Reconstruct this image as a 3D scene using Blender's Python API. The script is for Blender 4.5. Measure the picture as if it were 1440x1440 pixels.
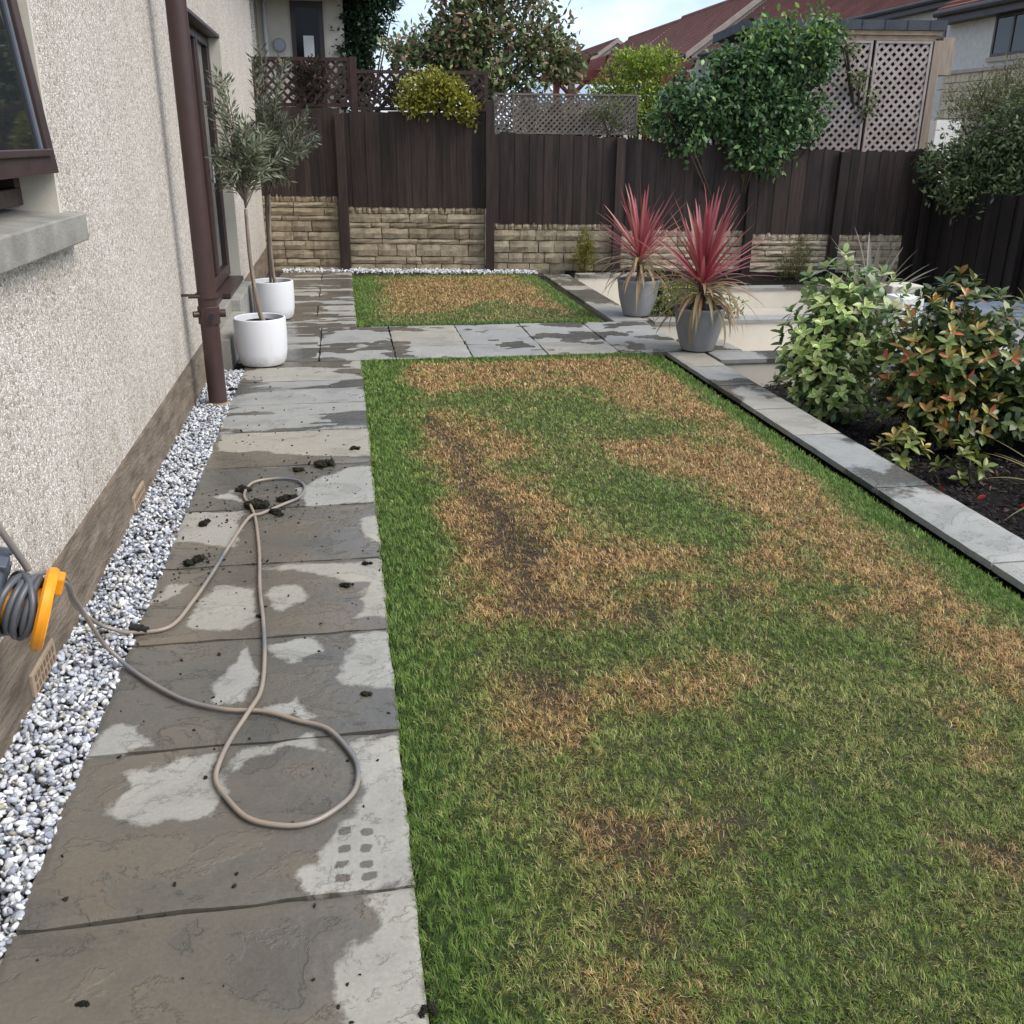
import bpy, math, random
import numpy as np
from mathutils import Vector, Matrix, Euler

for _o in list(bpy.data.objects):
    bpy.data.objects.remove(_o, do_unlink=True)
random.seed(7)
rng = np.random.default_rng(11)
SC = bpy.context.scene
COL = SC.collection
R = math.radians

# ------------------------------------------------------------------ camera
PITCH, YAW, ROLL = 0.372080675, 0.171422816, 0.00958399521
CAM_H = 1.55
cam_data = bpy.data.cameras.new('camera')
cam_data.sensor_fit = 'HORIZONTAL'
cam_data.sensor_width = 36.0
cam_data.lens = 36.0 * 1337.555 / 1440.0
cam_data.clip_start = 0.05
cam_data.clip_end = 600.0
cam = bpy.data.objects.new('camera', cam_data)
COL.objects.link(cam)
_fw = Vector((math.sin(YAW) * math.cos(PITCH), math.cos(YAW) * math.cos(PITCH), -math.sin(PITCH)))
_rt = Vector((math.cos(YAW), -math.sin(YAW), 0))
_up = _rt.cross(_fw)
_r2 = _rt * math.cos(ROLL) + _up * math.sin(ROLL)
_u2 = _up * math.cos(ROLL) - _rt * math.sin(ROLL)
cam.matrix_world = Matrix(((_r2.x, _u2.x, -_fw.x, 0), (_r2.y, _u2.y, -_fw.y, 0), (_r2.z, _u2.z, -_fw.z, CAM_H), (0, 0, 0, 1)))
SC.camera = cam

# ------------------------------------------------------------------ sky, sun, exposure
SUN_EL, SUN_AZ = R(50), R(118)          # azimuth from +Y towards +X
world = bpy.data.worlds.new('World')
SC.world = world
world.use_nodes = True
wn = world.node_tree.nodes
wl = world.node_tree.links
wn.clear()
w_out = wn.new('ShaderNodeOutputWorld')
w_bg = wn.new('ShaderNodeBackground')
w_bg.inputs['Strength'].default_value = 0.115
w_sky = wn.new('ShaderNodeTexSky')
w_sky.sky_type = 'NISHITA'
w_sky.sun_disc = False
w_sky.sun_elevation = SUN_EL
w_sky.sun_rotation = SUN_AZ
w_sky.dust_density = 2.0
w_tc = wn.new('ShaderNodeTexCoord')
w_map = wn.new('ShaderNodeMapping')
w_map.inputs['Scale'].default_value = (1.6, 1.6, 4.2)
w_map.inputs['Location'].default_value = (0.35, 0.1, 0.0)
w_no = wn.new('ShaderNodeTexNoise')
w_no.inputs['Scale'].default_value = 2.1
w_no.inputs['Detail'].default_value = 7
w_no.inputs['Roughness'].default_value = 0.55
w_rp = wn.new('ShaderNodeValToRGB')
w_rp.color_ramp.elements[0].position = 0.40
w_rp.color_ramp.elements[0].color = (0.25, 0.25, 0.25, 1)
w_rp.color_ramp.elements[1].position = 0.60
w_rp.color_ramp.elements[1].color = (1, 1, 1, 1)
w_no2 = wn.new('ShaderNodeTexNoise')
w_no2.inputs['Scale'].default_value = 4.0
w_no2.inputs['Detail'].default_value = 5
w_cc = wn.new('ShaderNodeValToRGB')
w_cc.color_ramp.elements[0].position = 0.35
w_cc.color_ramp.elements[0].color = (2.3, 3.0, 4.1, 1)
w_cc.color_ramp.elements[1].position = 0.62
w_cc.color_ramp.elements[1].color = (4.6, 5.3, 6.3, 1)
w_mx = wn.new('ShaderNodeMix')
w_mx.data_type = 'RGBA'
wl.new(w_tc.outputs['Generated'], w_map.inputs['Vector'])
wl.new(w_map.outputs['Vector'], w_no.inputs['Vector'])
wl.new(w_map.outputs['Vector'], w_no2.inputs['Vector'])
wl.new(w_no.outputs['Fac'], w_rp.inputs['Fac'])
wl.new(w_no2.outputs['Fac'], w_cc.inputs['Fac'])
wl.new(w_rp.outputs['Color'], w_mx.inputs[0])
wl.new(w_sky.outputs['Color'], w_mx.inputs[6])
wl.new(w_cc.outputs['Color'], w_mx.inputs[7])
wl.new(w_mx.outputs[2], w_bg.inputs['Color'])
wl.new(w_bg.outputs['Background'], w_out.inputs['Surface'])

sun_d = bpy.data.lights.new('sun', 'SUN')
sun_d.energy = 1.5
sun_d.angle = R(40)
sun_d.color = (1.0, 0.95, 0.88)
sun = bpy.data.objects.new('sun', sun_d)
COL.objects.link(sun)
_sd = Vector((math.sin(SUN_AZ) * math.cos(SUN_EL), math.cos(SUN_AZ) * math.cos(SUN_EL), math.sin(SUN_EL)))
sun.rotation_euler = _sd.to_track_quat('Z', 'Y').to_euler()
sun.location = (4, 2, 12)

SC.view_settings.view_transform = 'Standard'
SC.view_settings.look = 'None'
SC.view_settings.exposure = 1.1
SC.view_settings.gamma = 1.0
SC.view_settings.use_curve_mapping = False
SC.render.engine = 'CYCLES'
SC.cycles.max_bounces = 6
SC.cycles.diffuse_bounces = 3
SC.cycles.glossy_bounces = 3
SC.cycles.transmission_bounces = 4
SC.cycles.use_denoising = True

# ------------------------------------------------------------------ materials
class NT:
    def __init__(s, name):
        s.m = bpy.data.materials.new(name)
        s.m.use_nodes = True
        s.n = s.m.node_tree.nodes
        s.l = s.m.node_tree.links
        s.b = s.n['Principled BSDF']
        s.out = s.n['Material Output']
    def new(s, t, **k):
        n = s.n.new(t)
        for a, v in k.items():
            if a in n.inputs:
                n.inputs[a].default_value = v
            else:
                setattr(n, a, v)
        return n
    def link(s, a, b):
        s.l.new(a, b)
    def coord(s, kind='pos', scale=(1, 1, 1), rot=(0, 0, 0)):
        if kind == 'pos':
            o = s.new('ShaderNodeNewGeometry').outputs['Position']
        else:
            o = s.new('ShaderNodeTexCoord').outputs['Object']
        m = s.new('ShaderNodeMapping')
        m.inputs['Scale'].default_value = scale
        m.inputs['Rotation'].default_value = rot
        s.link(o, m.inputs['Vector'])
        return m.outputs['Vector']
    def noise(s, vec, scale, detail=5, rough=.55, dist=0):
        n = s.new('ShaderNodeTexNoise')
        n.inputs['Scale'].default_value = scale
        n.inputs['Detail'].default_value = detail
        n.inputs['Roughness'].default_value = rough
        n.inputs['Distortion'].default_value = dist
        s.link(vec, n.inputs['Vector'])
        return n.outputs['Fac']
    def ramp(s, fac, stops, interp='LINEAR'):
        r = s.new('ShaderNodeValToRGB')
        e = r.color_ramp.elements
        r.color_ramp.interpolation = interp
        while len(e) < len(stops):
            e.new(0.5)
        for i, (p, c) in enumerate(stops):
            e[i].position = p
            e[i].color = (*c, 1) if len(c) == 3 else c
        s.link(fac, r.inputs['Fac'])
        return r.outputs['Color']
    def mix(s, fac, a, b, mode='MIX'):
        m = s.new('ShaderNodeMix', data_type='RGBA', blend_type=mode)
        for v, k in ((fac, 0), (a, 6), (b, 7)):
            if isinstance(v, (int, float)):
                m.inputs[k].default_value = v
            elif isinstance(v, tuple):
                m.inputs[k].default_value = (*v, 1)
            else:
                s.link(v, m.inputs[k])
        return m.outputs[2]
    def math(s, op, a, b=None, clamp=False):
        m = s.new('ShaderNodeMath', operation=op, use_clamp=clamp)
        for i, v in enumerate((a, b)):
            if v is None:
                continue
            if isinstance(v, (int, float)):
                m.inputs[i].default_value = v
            else:
                s.link(v, m.inputs[i])
        return m.outputs[0]
    def bump(s, h, strength=.5, dist=.01):
        b = s.new('ShaderNodeBump')
        b.inputs['Strength'].default_value = strength
        b.inputs['Distance'].default_value = dist
        s.link(h, b.inputs['Height'])
        s.link(b.outputs['Normal'], s.b.inputs['Normal'])
    def rand(s):
        return s.new('ShaderNodeObjectInfo').outputs['Random']
    def attr(s, name):
        return s.new('ShaderNodeAttribute', attribute_name=name)
    def color(s, c):
        if isinstance(c, tuple):
            s.b.inputs['Base Color'].default_value = (*c, 1)
        else:
            s.link(c, s.b.inputs['Base Color'])
    def rough(s, r):
        if isinstance(r, (int, float)):
            s.b.inputs['Roughness'].default_value = r
        else:
            s.link(r, s.b.inputs['Roughness'])

def mat_noise(name, c1, c2, scale=8, rough=.7, bump=.3, bscale=60, bdist=.004, stretch=(1, 1, 1), rnd=.0, spec=.4, detail=5):
    t = NT(name)
    v = t.coord('pos', stretch)
    f = t.noise(v, scale, detail, .6)
    c = t.ramp(f, [(.3, c1), (.7, c2)])
    if rnd:
        k = t.math('MULTIPLY_ADD', t.rand(), 2 * rnd)
        t.n[-1].inputs[2].default_value = 1 - rnd
        g = t.new('ShaderNodeCombineColor')
        for i in range(3):
            t.link(k, g.inputs[i])
        c = t.mix(1.0, c, g.outputs[0], 'MULTIPLY')
    t.color(c)
    t.rough(rough)
    t.b.inputs['Specular IOR Level'].default_value = spec
    if bump:
        t.bump(t.noise(v, bscale, 4), bump, bdist)
    return t.m

def mat_leaf(name, rough=.45, trans=.25, spec=.4, rnd=.25):
    t = NT(name)
    a = t.attr('Col').outputs['Color']
    k = t.math('MULTIPLY_ADD', t.rand(), 2 * rnd)
    t.n[-1].inputs[2].default_value = 1 - rnd
    g = t.new('ShaderNodeCombineColor')
    for i in range(3):
        t.link(k, g.inputs[i])
    c = t.mix(1.0, a, g.outputs[0], 'MULTIPLY')
    t.color(c)
    t.rough(rough)
    t.b.inputs['Specular IOR Level'].default_value = spec
    if trans:
        tr = t.new('ShaderNodeBsdfTranslucent')
        t.link(c, tr.inputs['Color'])
        mx = t.new('ShaderNodeMixShader')
        mx.inputs[0].default_value = trans
        t.link(t.b.outputs[0], mx.inputs[1])
        t.link(tr.outputs[0], mx.inputs[2])
        t.link(mx.outputs[0], t.out.inputs['Surface'])
    return t.m

def mat_pebbledash(name, tint=(1.13, 1.11, 1.085), scale=98):
    t = NT(name)
    v = t.coord('pos')
    vo = t.new('ShaderNodeTexVoronoi')
    vo.inputs['Scale'].default_value = scale
    t.link(v, vo.inputs['Vector'])
    ve = t.new('ShaderNodeTexVoronoi', feature='DISTANCE_TO_EDGE')
    ve.inputs['Scale'].default_value = scale
    t.link(v, ve.inputs['Vector'])
    sep = t.new('ShaderNodeSeparateColor')
    t.link(vo.outputs['Color'], sep.inputs[0])
    c = t.ramp(sep.outputs[0], [(0.0, (.31, .265, .22)), (.10, (.48, .43, .375)), (.30, (.63, .59, .54)), (.75, (.70, .67, .63)), (1.0, (.80, .785, .76))])
    big = t.noise(v, 1.7, 4)
    c = t.mix(1.0, c, t.ramp(big, [(.3, (.88, .86, .84)), (.7, (1, 1, 1))]), 'MULTIPLY')
    gap = t.ramp(ve.outputs['Distance'], [(0.0, (.50, .46, .42)), (.13, (1, 1, 1))])
    c = t.mix(1.0, c, gap, 'MULTIPLY')
    c = t.mix(1.0, c, tint, 'MULTIPLY')
    # rain streaks and splashed dirt near the base
    sx = t.new('ShaderNodeSeparateXYZ'); t.link(v, sx.inputs[0])
    lo = t.new('ShaderNodeMapRange', interpolation_type='SMOOTHSTEP')
    lo.inputs['From Min'].default_value = .75; lo.inputs['From Max'].default_value = .22
    t.link(sx.outputs['Z'], lo.inputs['Value'])
    sn = t.ramp(t.noise(t.coord('pos', (1, 1, .12)), 6, 5, .6), [(.38, (0, 0, 0)), (.62, (1, 1, 1))])
    d1 = t.math('MULTIPLY', lo.outputs['Result'], sn)
    d1 = t.math('ADD', t.math('MULTIPLY', d1, .55), t.math('MULTIPLY', sn, .07))
    c = t.mix(d1, c, t.mix(1.0, c, (.66, .62, .55), 'MULTIPLY'))
    t.color(c)
    t.rough(.85)
    h = t.math('ADD', t.math('MINIMUM', ve.outputs['Distance'], .3), t.math('MULTIPLY', sep.outputs[1], .35))
    t.bump(h, .9, .006)
    return t.m

def mat_slab(name):
    t = NT(name)
    v = t.coord('pos')
    warp = t.noise(v, 5, 4)
    vs = t.coord('pos', (1.0, 1.45, 1), (0, 0, .5))
    swirl = t.noise(vs, 3.0, 9, .66, .45)
    fine = t.noise(v, 90, 4, .7)
    rnd = t.rand()
    dry = t.ramp(swirl, [(.28, (.235, .228, .208)), (.5, (.315, .308, .286)), (.72, (.38, .365, .33))])
    tone = t.ramp(rnd, [(0, (.86, .88, .9)), (.5, (1, 1, .98)), (1, (1.0, .94, .84))])
    dry = t.mix(1.0, dry, tone, 'MULTIPLY')
    wet = t.ramp(swirl, [(.28, (.092, .088, .079)), (.48, (.128, .119, .103)), (.60, (.152, .134, .108)), (.75, (.110, .107, .100))])
    wet = t.mix(1.0, wet, t.ramp(rnd, [(0, (.72, .77, .82)), (.5, (.95, .95, .94)), (1, (1.12, 1.03, .92))]), 'MULTIPLY')
    wa = t.attr('Wet').outputs['Fac']
    n1 = t.noise(v, 20, 9, .72)
    edge = t.math('MULTIPLY_ADD', t.math('SUBTRACT', n1, .5), .85)
    t.link(wa, t.n[-1].inputs[2])
    w = t.new('ShaderNodeMapRange', interpolation_type='SMOOTHSTEP')
    w.inputs['From Min'].default_value = .36
    w.inputs['From Max'].default_value = .60
    t.link(edge, w.inputs['Value'])
    wf = w.outputs['Result']
    c = t.mix(wf, dry, wet)
    c = t.mix(1.0, c, t.ramp(fine, [(.3, (.86, .86, .86)), (.7, (1.08, 1.08, 1.08))]), 'MULTIPLY')
    t.color(c)
    r = t.new('ShaderNodeMapRange')
    r.inputs['To Min'].default_value = .72
    r.inputs['To Max'].default_value = .22
    t.link(wf, r.inputs['Value'])
    t.rough(r.outputs['Result'])
    t.b.inputs['Specular IOR Level'].default_value = .45
    # riven ledges: terraced noise
    led = t.math('MULTIPLY', swirl, 7.0)
    fl = t.math('FLOOR', led)
    fr = t.math('SUBTRACT', led, fl)
    st = t.new('ShaderNodeMapRange', interpolation_type='SMOOTHSTEP')
    st.inputs['From Min'].default_value = .80
    st.inputs['From Max'].default_value = 1.0
    t.link(fr, st.inputs['Value'])
    hh = t.math('ADD', fl, st.outputs['Result'])
    hh = t.math('ADD', t.math('MULTIPLY', hh, .5), t.math('MULTIPLY', t.noise(v, 34, 5), .55))
    t.bump(hh, .9, .0042)
    return t.m

def mat_stone(name, tones, rnd_dark=.35):
    t = NT(name)
    v = t.coord('pos')
    n = t.noise(v, 14, 6, .65)
    base = t.ramp(t.rand(), tones)
    c = t.mix(1.0, base, t.ramp(n, [(.25, (.62, .58, .52)), (.55, (1, 1, 1)), (.8, (1.18, 1.15, 1.08))]), 'MULTIPLY')
    st = t.noise(t.coord('pos', (1, 1, .25)), 7, 5, .6)
    c = t.mix(1.0, c, t.ramp(st, [(.30, (.62, .56, .5)), (.46, (1, 1, 1))]), 'MULTIPLY')
    t.color(c)
    t.rough(.85)
    t.bump(t.noise(v, 48, 6, .7), .9, .02)
    return t.m

def mat_wood(name, c1, c2, rough=.6, axis='z', rnd=.25, bump=.5, spec=.4):
    sc = {'z': (30, 30, 1.6), 'x': (1.6, 30, 30), 'y': (30, 1.6, 30)}[axis]
    t = NT(name)
    v = t.coord('pos', sc)
    n = t.noise(v, 1.6, 6, .6)
    c = t.ramp(n, [(.3, c1), (.72, c2)])
    k = t.math('MULTIPLY_ADD', t.rand(), 2 * rnd)
    t.n[-1].inputs[2].default_value = 1 - rnd
    g = t.new('ShaderNodeCombineColor')
    for i in range(3):
        t.link(k, g.inputs[i])
    c = t.mix(1.0, c, g.outputs[0], 'MULTIPLY')
    fade = t.ramp(t.noise(t.coord('pos', (3, 3, .8)), 2.2, 6, .65), [(.48, (0, 0, 0)), (.72, (1, 1, 1))])
    c = t.mix(t.math('MULTIPLY', fade, .45), c, t.mix(.5, c, tuple(min(1, q * 1.9 + .012) for q in c2)))
    t.color(c)
    t.rough(rough)
    t.b.inputs['Specular IOR Level'].default_value = spec
    t.bump(t.noise(v, 4, 4), bump, .004)
    return t.m

def mat_plain(name, c, rough=.5, spec=.5, metal=0):
    t = NT(name)
    v = t.coord('pos')
    n = t.noise(v, 11, 5)
    t.color(t.mix(1.0, c, t.ramp(n, [(.3, (.86, .86, .86)), (.7, (1.06, 1.06, 1.06))]), 'MULTIPLY'))
    t.rough(t.ramp(t.noise(v, 23, 4), [(.3, (rough * .85,) * 3), (.7, (min(1, rough * 1.15),) * 3)]))
    t.b.inputs['Specular IOR Level'].default_value = spec
    t.b.inputs['Metallic'].default_value = metal
    return t.m

M = {}
M['dash'] = mat_pebbledash('pebbledash')
M['dash_far'] = mat_pebbledash('pebbledash_far', (.98, .94, .86), 60)
M['slab'] = mat_slab('riven_sandstone')
M['plinth'] = mat_noise('plinth_stone', (.10, .076, .054), (.27, .215, .16), 6, .62, .8, 22, .012, (2.2, .7, 3.0), .0, .35, 8)
M['stone'] = mat_stone('sandstone', [(0, (.30, .235, .155)), (.3, (.42, .34, .225)), (.6, (.50, .415, .285)), (.85, (.36, .29, .20)), (1, (.46, .375, .265))])
M['stone_pale'] = mat_stone('pale_sandstone', [(0, (.52, .43, .29)), (.5, (.62, .52, .37)), (1, (.56, .45, .33))])
M['mortar'] = mat_noise('mortar', (.13, .105, .07), (.2, .16, .11), 20, .9, .5, 70)
M['fence'] = mat_wood('fence_stain', (.020, .0125, .0105), (.056, .036, .029), .62, 'z', .42, .4, .35)
M['fence_x'] = mat_wood('fence_stain_rail', (.016, .012, .012), (.034, .027, .026), .62, 'x', .2, .6, .35)
M['fence_shaded'] = mat_wood('fence_stain_shaded', (.008, .006, .006), (.018, .013, .012), .6, 'z', .3, .5, .3)  # darker copy of the fence stain, the side's deep shade mixed into it
M['trellis_dark'] = mat_noise('trellis_brown', (.035, .018, .016), (.07, .036, .032), 14, .6, .3)
M['trellis_grey'] = mat_noise('trellis_grey', (.11, .09, .075), (.22, .185, .155), 9, .75, .3)
M['trellis_pink'] = mat_noise('trellis_weathered', (.36, .285, .255), (.54, .46, .42), 6, .75, .3)
M['brown_pvc'] = mat_plain('brown_pvc', (.062, .034, .030), .38, .5)
M['brown_frame'] = mat_plain('brown_frame', (.050, .028, .026), .42, .5)
M['bead'] = mat_plain('glazing_bead', (.16, .18, .215), .4, .5)
M['render'] = mat_noise('smooth_render', (.56, .52, .44), (.66, .62, .53), 4, .85, .35, 160, .003)
M['render_cream'] = mat_noise('cream_render', (.62, .56, .46), (.74, .68, .58), 2.2, .8, .25, 120, .003)
M['white'] = mat_noise('white_wall', (.72, .70, .66), (.82, .8, .77), 3, .7, .2)
M['sill'] = mat_noise('concrete_sill', (.20, .19, .165), (.34, .325, .29), 7, .85, .5, 60, .005, (1, 1, 1.5))
M['soil'] = mat_noise('dark_soil', (.006, .0045, .004), (.020, .015, .013), 25, .9, 1.0, 45, .02, (1, 1, 1), 0, .15)
_t = NT('white_glaze')
_v = _t.coord('pos')
_z = _t.new('ShaderNodeSeparateXYZ'); _t.link(_v, _z.inputs[0])
_m = _t.new('ShaderNodeMapRange'); _m.inputs['From Min'].default_value = .10; _m.inputs['From Max'].default_value = .0
_t.link(_z.outputs['Z'], _m.inputs['Value'])
_d = _t.math('MULTIPLY', _m.outputs['Result'], _t.ramp(_t.noise(_v, 16, 6, .65), [(.35, (0, 0, 0)), (.65, (1, 1, 1))]))
_d = _t.math('ADD', _d, _t.ramp(_t.noise(_t.coord('pos', (1, 1, .2)), 14, 5, .6), [(.55, (0, 0, 0)), (.8, (.35, .35, .35))]), True)
_t.color(_t.mix(_d, (.76, .76, .77), (.42, .40, .36)))
_t.rough(.4)
M['pot_white'] = _t.m
M['pot_grey'] = mat_noise('grey_fibrestone', (.19, .195, .20), (.33, .335, .34), 5, .5, .25, 40, .004, (1, 1, .35))
M['bark'] = mat_noise('bark', (.17, .13, .10), (.34, .27, .215), 30, .85, .8, 60, .004, (1, 1, .3))
M['bark_dark'] = mat_noise('dark_bark', (.05, .038, .03), (.11, .085, .065), 30, .85, .8, 60, .004, (1, 1, .3))
M['stake'] = mat_wood('stake_wood', (.06, .045, .036), (.12, .09, .07), .8)
M['leaf'] = mat_leaf('leaf_matte')
M['leaf_gloss'] = mat_leaf('leaf_glossy', .32, .22, .55, .22)
M['grass'] = mat_leaf('grass_blades', .5, .3, .35, 0)
M['strap'] = mat_leaf('strap_leaf', .42, .3, .4, .2)
_t = NT('garden_hose')
_t.color(_t.ramp(_t.noise(_t.coord('pos'), 2.6, 2), [(.38, (.15, .16, .18)), (.52, (.30, .245, .19))]))
_t.rough(.3)
M['hose'] = _t.m
M['hose_grey'] = mat_plain('garden_hose_coil', (.10, .105, .115), .35, .5)
M['orange'] = mat_plain('orange_plastic', (.86, .33, .012), .35, .5)
M['slate_plastic'] = mat_plain('slate_grey_plastic', (.075, .09, .115), .45, .5)
M['black_plastic'] = mat_plain('black_plastic', (.018, .018, .02), .45, .5)
M['vent'] = mat_noise('terracotta_vent', (.30, .22, .15), (.40, .31, .22), 20, .8, .3)
M['vent_dark'] = mat_plain('vent_slot', (.20, .135, .09), .9, .1)
M['moss'] = mat_noise('moss', (.006, .0055, .003), (.026, .024, .010), 60, .95, 1.0, 90, .01, (1, 1, 1), .35)
M['gravel'] = None
M['roof'] = mat_noise('roof_tile', (.15, .052, .038), (.24, .088, .062), 1.3, .8, .5, 14, .03)
M['verge'] = mat_noise('verge_mortar', (.32, .26, .215), (.43, .365, .31), 4, .85, .2)
M['fascia'] = mat_plain('dark_fascia', (.05, .042, .042), .5, .4)
M['felt'] = mat_noise('roof_felt', (.045, .05, .062), (.085, .092, .105), 3, .8, .4, 50)
M['tan_wood'] = mat_wood('tan_timber', (.33, .23, .15), (.5, .37, .26), .7, 'x', .15, .3)
M['tan_wood_z'] = mat_wood('tan_timber_upright', (.25, .185, .14), (.37, .295, .23), .7, 'z', .15, .3)
M['shed_in'] = mat_wood('shed_boards', (.055, .035, .03), (.12, .075, .06), .8, 'z', .3, .4)
M['red_wood'] = mat_wood('red_timber', (.17, .038, .03), (.27, .065, .05), .6, 'x', .15, .3)
M['pale_house'] = mat_noise('grey_harling', (.47, .44, .40), (.58, .55, .50), 9, .9, .6, 70, .008)
M['terrain'] = mat_noise('earth', (.05, .05, .03), (.09, .085, .05), 2, .95, .4)
M['patio'] = mat_noise('porcelain', (.46, .42, .35), (.55, .50, .43), 3, .55, .1, 60, .002)
M['blue_slab'] = mat_noise('blue_slate', (.15, .175, .21), (.24, .27, .31), 4, .35, .3, 40, .003)
M['metal_grey'] = mat_plain('grey_metal', (.35, .36, .38), .45, .5, .4)
M['gravel_base'] = mat_noise('gravel_base', (.14, .145, .155), (.30, .305, .315), 60, .95, .8, 120)
M['joint'] = mat_noise('joint_sand', (.030, .026, .022), (.065, .055, .045), 40, .95, .5, 90)

def mat_glass(name, tint=(.02, .024, .028), rough=.03):
    t = NT(name)
    t.color(tint)
    t.rough(rough)
    t.b.inputs['Specular IOR Level'].default_value = .5
    return t.m
M['glass'] = mat_glass('window_glass')
M['glass_dark'] = mat_glass('dark_door_glass', (.012, .012, .014), .12)
M['glass_dark'].node_tree.nodes['Principled BSDF'].inputs['Specular IOR Level'].default_value = .18
M['glass_pale'] = mat_glass('conservatory_glass', (.30, .36, .40), .15)

def mat_gravel():
    t = NT('marble_gravel')
    a = t.attr('Col').outputs['Color']
    v = t.coord('pos')
    n = t.noise(v, 70, 5, .6, .8)
    t.color(t.mix(1.0, a, t.ramp(n, [(.3, (.72, .74, .8)), (.6, (1.05, 1.05, 1.05))]), 'MULTIPLY'))
    t.rough(.8)
    t.b.inputs['Specular IOR Level'].default_value = .25
    t.bump(t.noise(v, 160, 4), .4, .003)
    return t.m
M['gravel'] = mat_gravel()

def mat_attr(name, rough=.9, bscale=80, bdist=.01):
    t = NT(name)
    a = t.attr('Col').outputs['Color']
    v = t.coord('pos')
    t.color(t.mix(1.0, a, t.ramp(t.noise(v, 60, 5, .65), [(.3, (.55, .55, .55)), (.7, (1.2, 1.2, 1.2))]), 'MULTIPLY'))
    t.rough(rough)
    t.bump(t.noise(v, bscale, 4), .9, bdist)
    return t.m
M['turf'] = mat_attr('turf_soil')
M['mulch_chip'] = mat_attr('bark_chip', .85, 60)

# ------------------------------------------------------------------ object helpers
WL = {}

def wloc(o):
    return WL.get(o.name, Vector((0, 0, 0))) if o else Vector((0, 0, 0))

def thing(name, label, cat, loc=(0, 0, 0), group=None):
    o = bpy.data.objects.new(name, None)
    o.empty_display_size = .1
    COL.objects.link(o)
    o.location = loc
    o['label'] = label
    o['category'] = cat
    if group:
        o['group'] = group
    WL[o.name] = Vector(loc)
    return o

def tag(o, label, cat, group=None):
    o['label'] = label
    o['category'] = cat
    if group:
        o['group'] = group
    return o

def link(name, me, mat, parent=None, kind=None, label=None):
    o = bpy.data.objects.new(name, me)
    COL.objects.link(o)
    if mat is not None and not me.materials:
        me.materials.append(mat)
    if parent is not None:
        o.parent = parent
        WL[o.name] = wloc(parent).copy()
    if kind:
        o['kind'] = kind
    if label:
        o['label'] = label
    return o

def np_mesh(name, V, faces, cols=None, attrs=None, smooth=False):
    """faces: list of int arrays (n,k)"""
    me = bpy.data.meshes.new(name)
    V = np.ascontiguousarray(V, dtype=np.float32)
    me.vertices.add(len(V))
    me.vertices.foreach_set('co', V.ravel())
    faces = [np.asarray(f, dtype=np.int32) for f in faces if len(f)]
    nl = sum(f.size for f in faces)
    npoly = sum(len(f) for f in faces)
    me.loops.add(nl)
    me.polygons.add(npoly)
    me.loops.foreach_set('vertex_index', np.concatenate([f.ravel() for f in faces]).astype(np.int32))
    tot = np.concatenate([np.full(len(f), f.shape[1], dtype=np.int32) for f in faces])
    st = np.concatenate([[0], np.cumsum(tot)[:-1]]).astype(np.int32)
    me.polygons.foreach_set('loop_start', st)
    if smooth:
        me.polygons.foreach_set('use_smooth', np.ones(npoly, dtype=bool))
    me.update(calc_edges=True)
    if cols is not None:
        a = me.attributes.new('Col', 'FLOAT_COLOR', 'POINT')
        c = np.ones((len(V), 4), dtype=np.float32)
        c[:, :3] = cols
        a.data.foreach_set('color', c.ravel())
    if attrs:
        for k, v in attrs.items():
            a = me.attributes.new(k, 'FLOAT', 'POINT')
            a.data.foreach_set('value', np.ascontiguousarray(v, dtype=np.float32))
    return me

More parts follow.
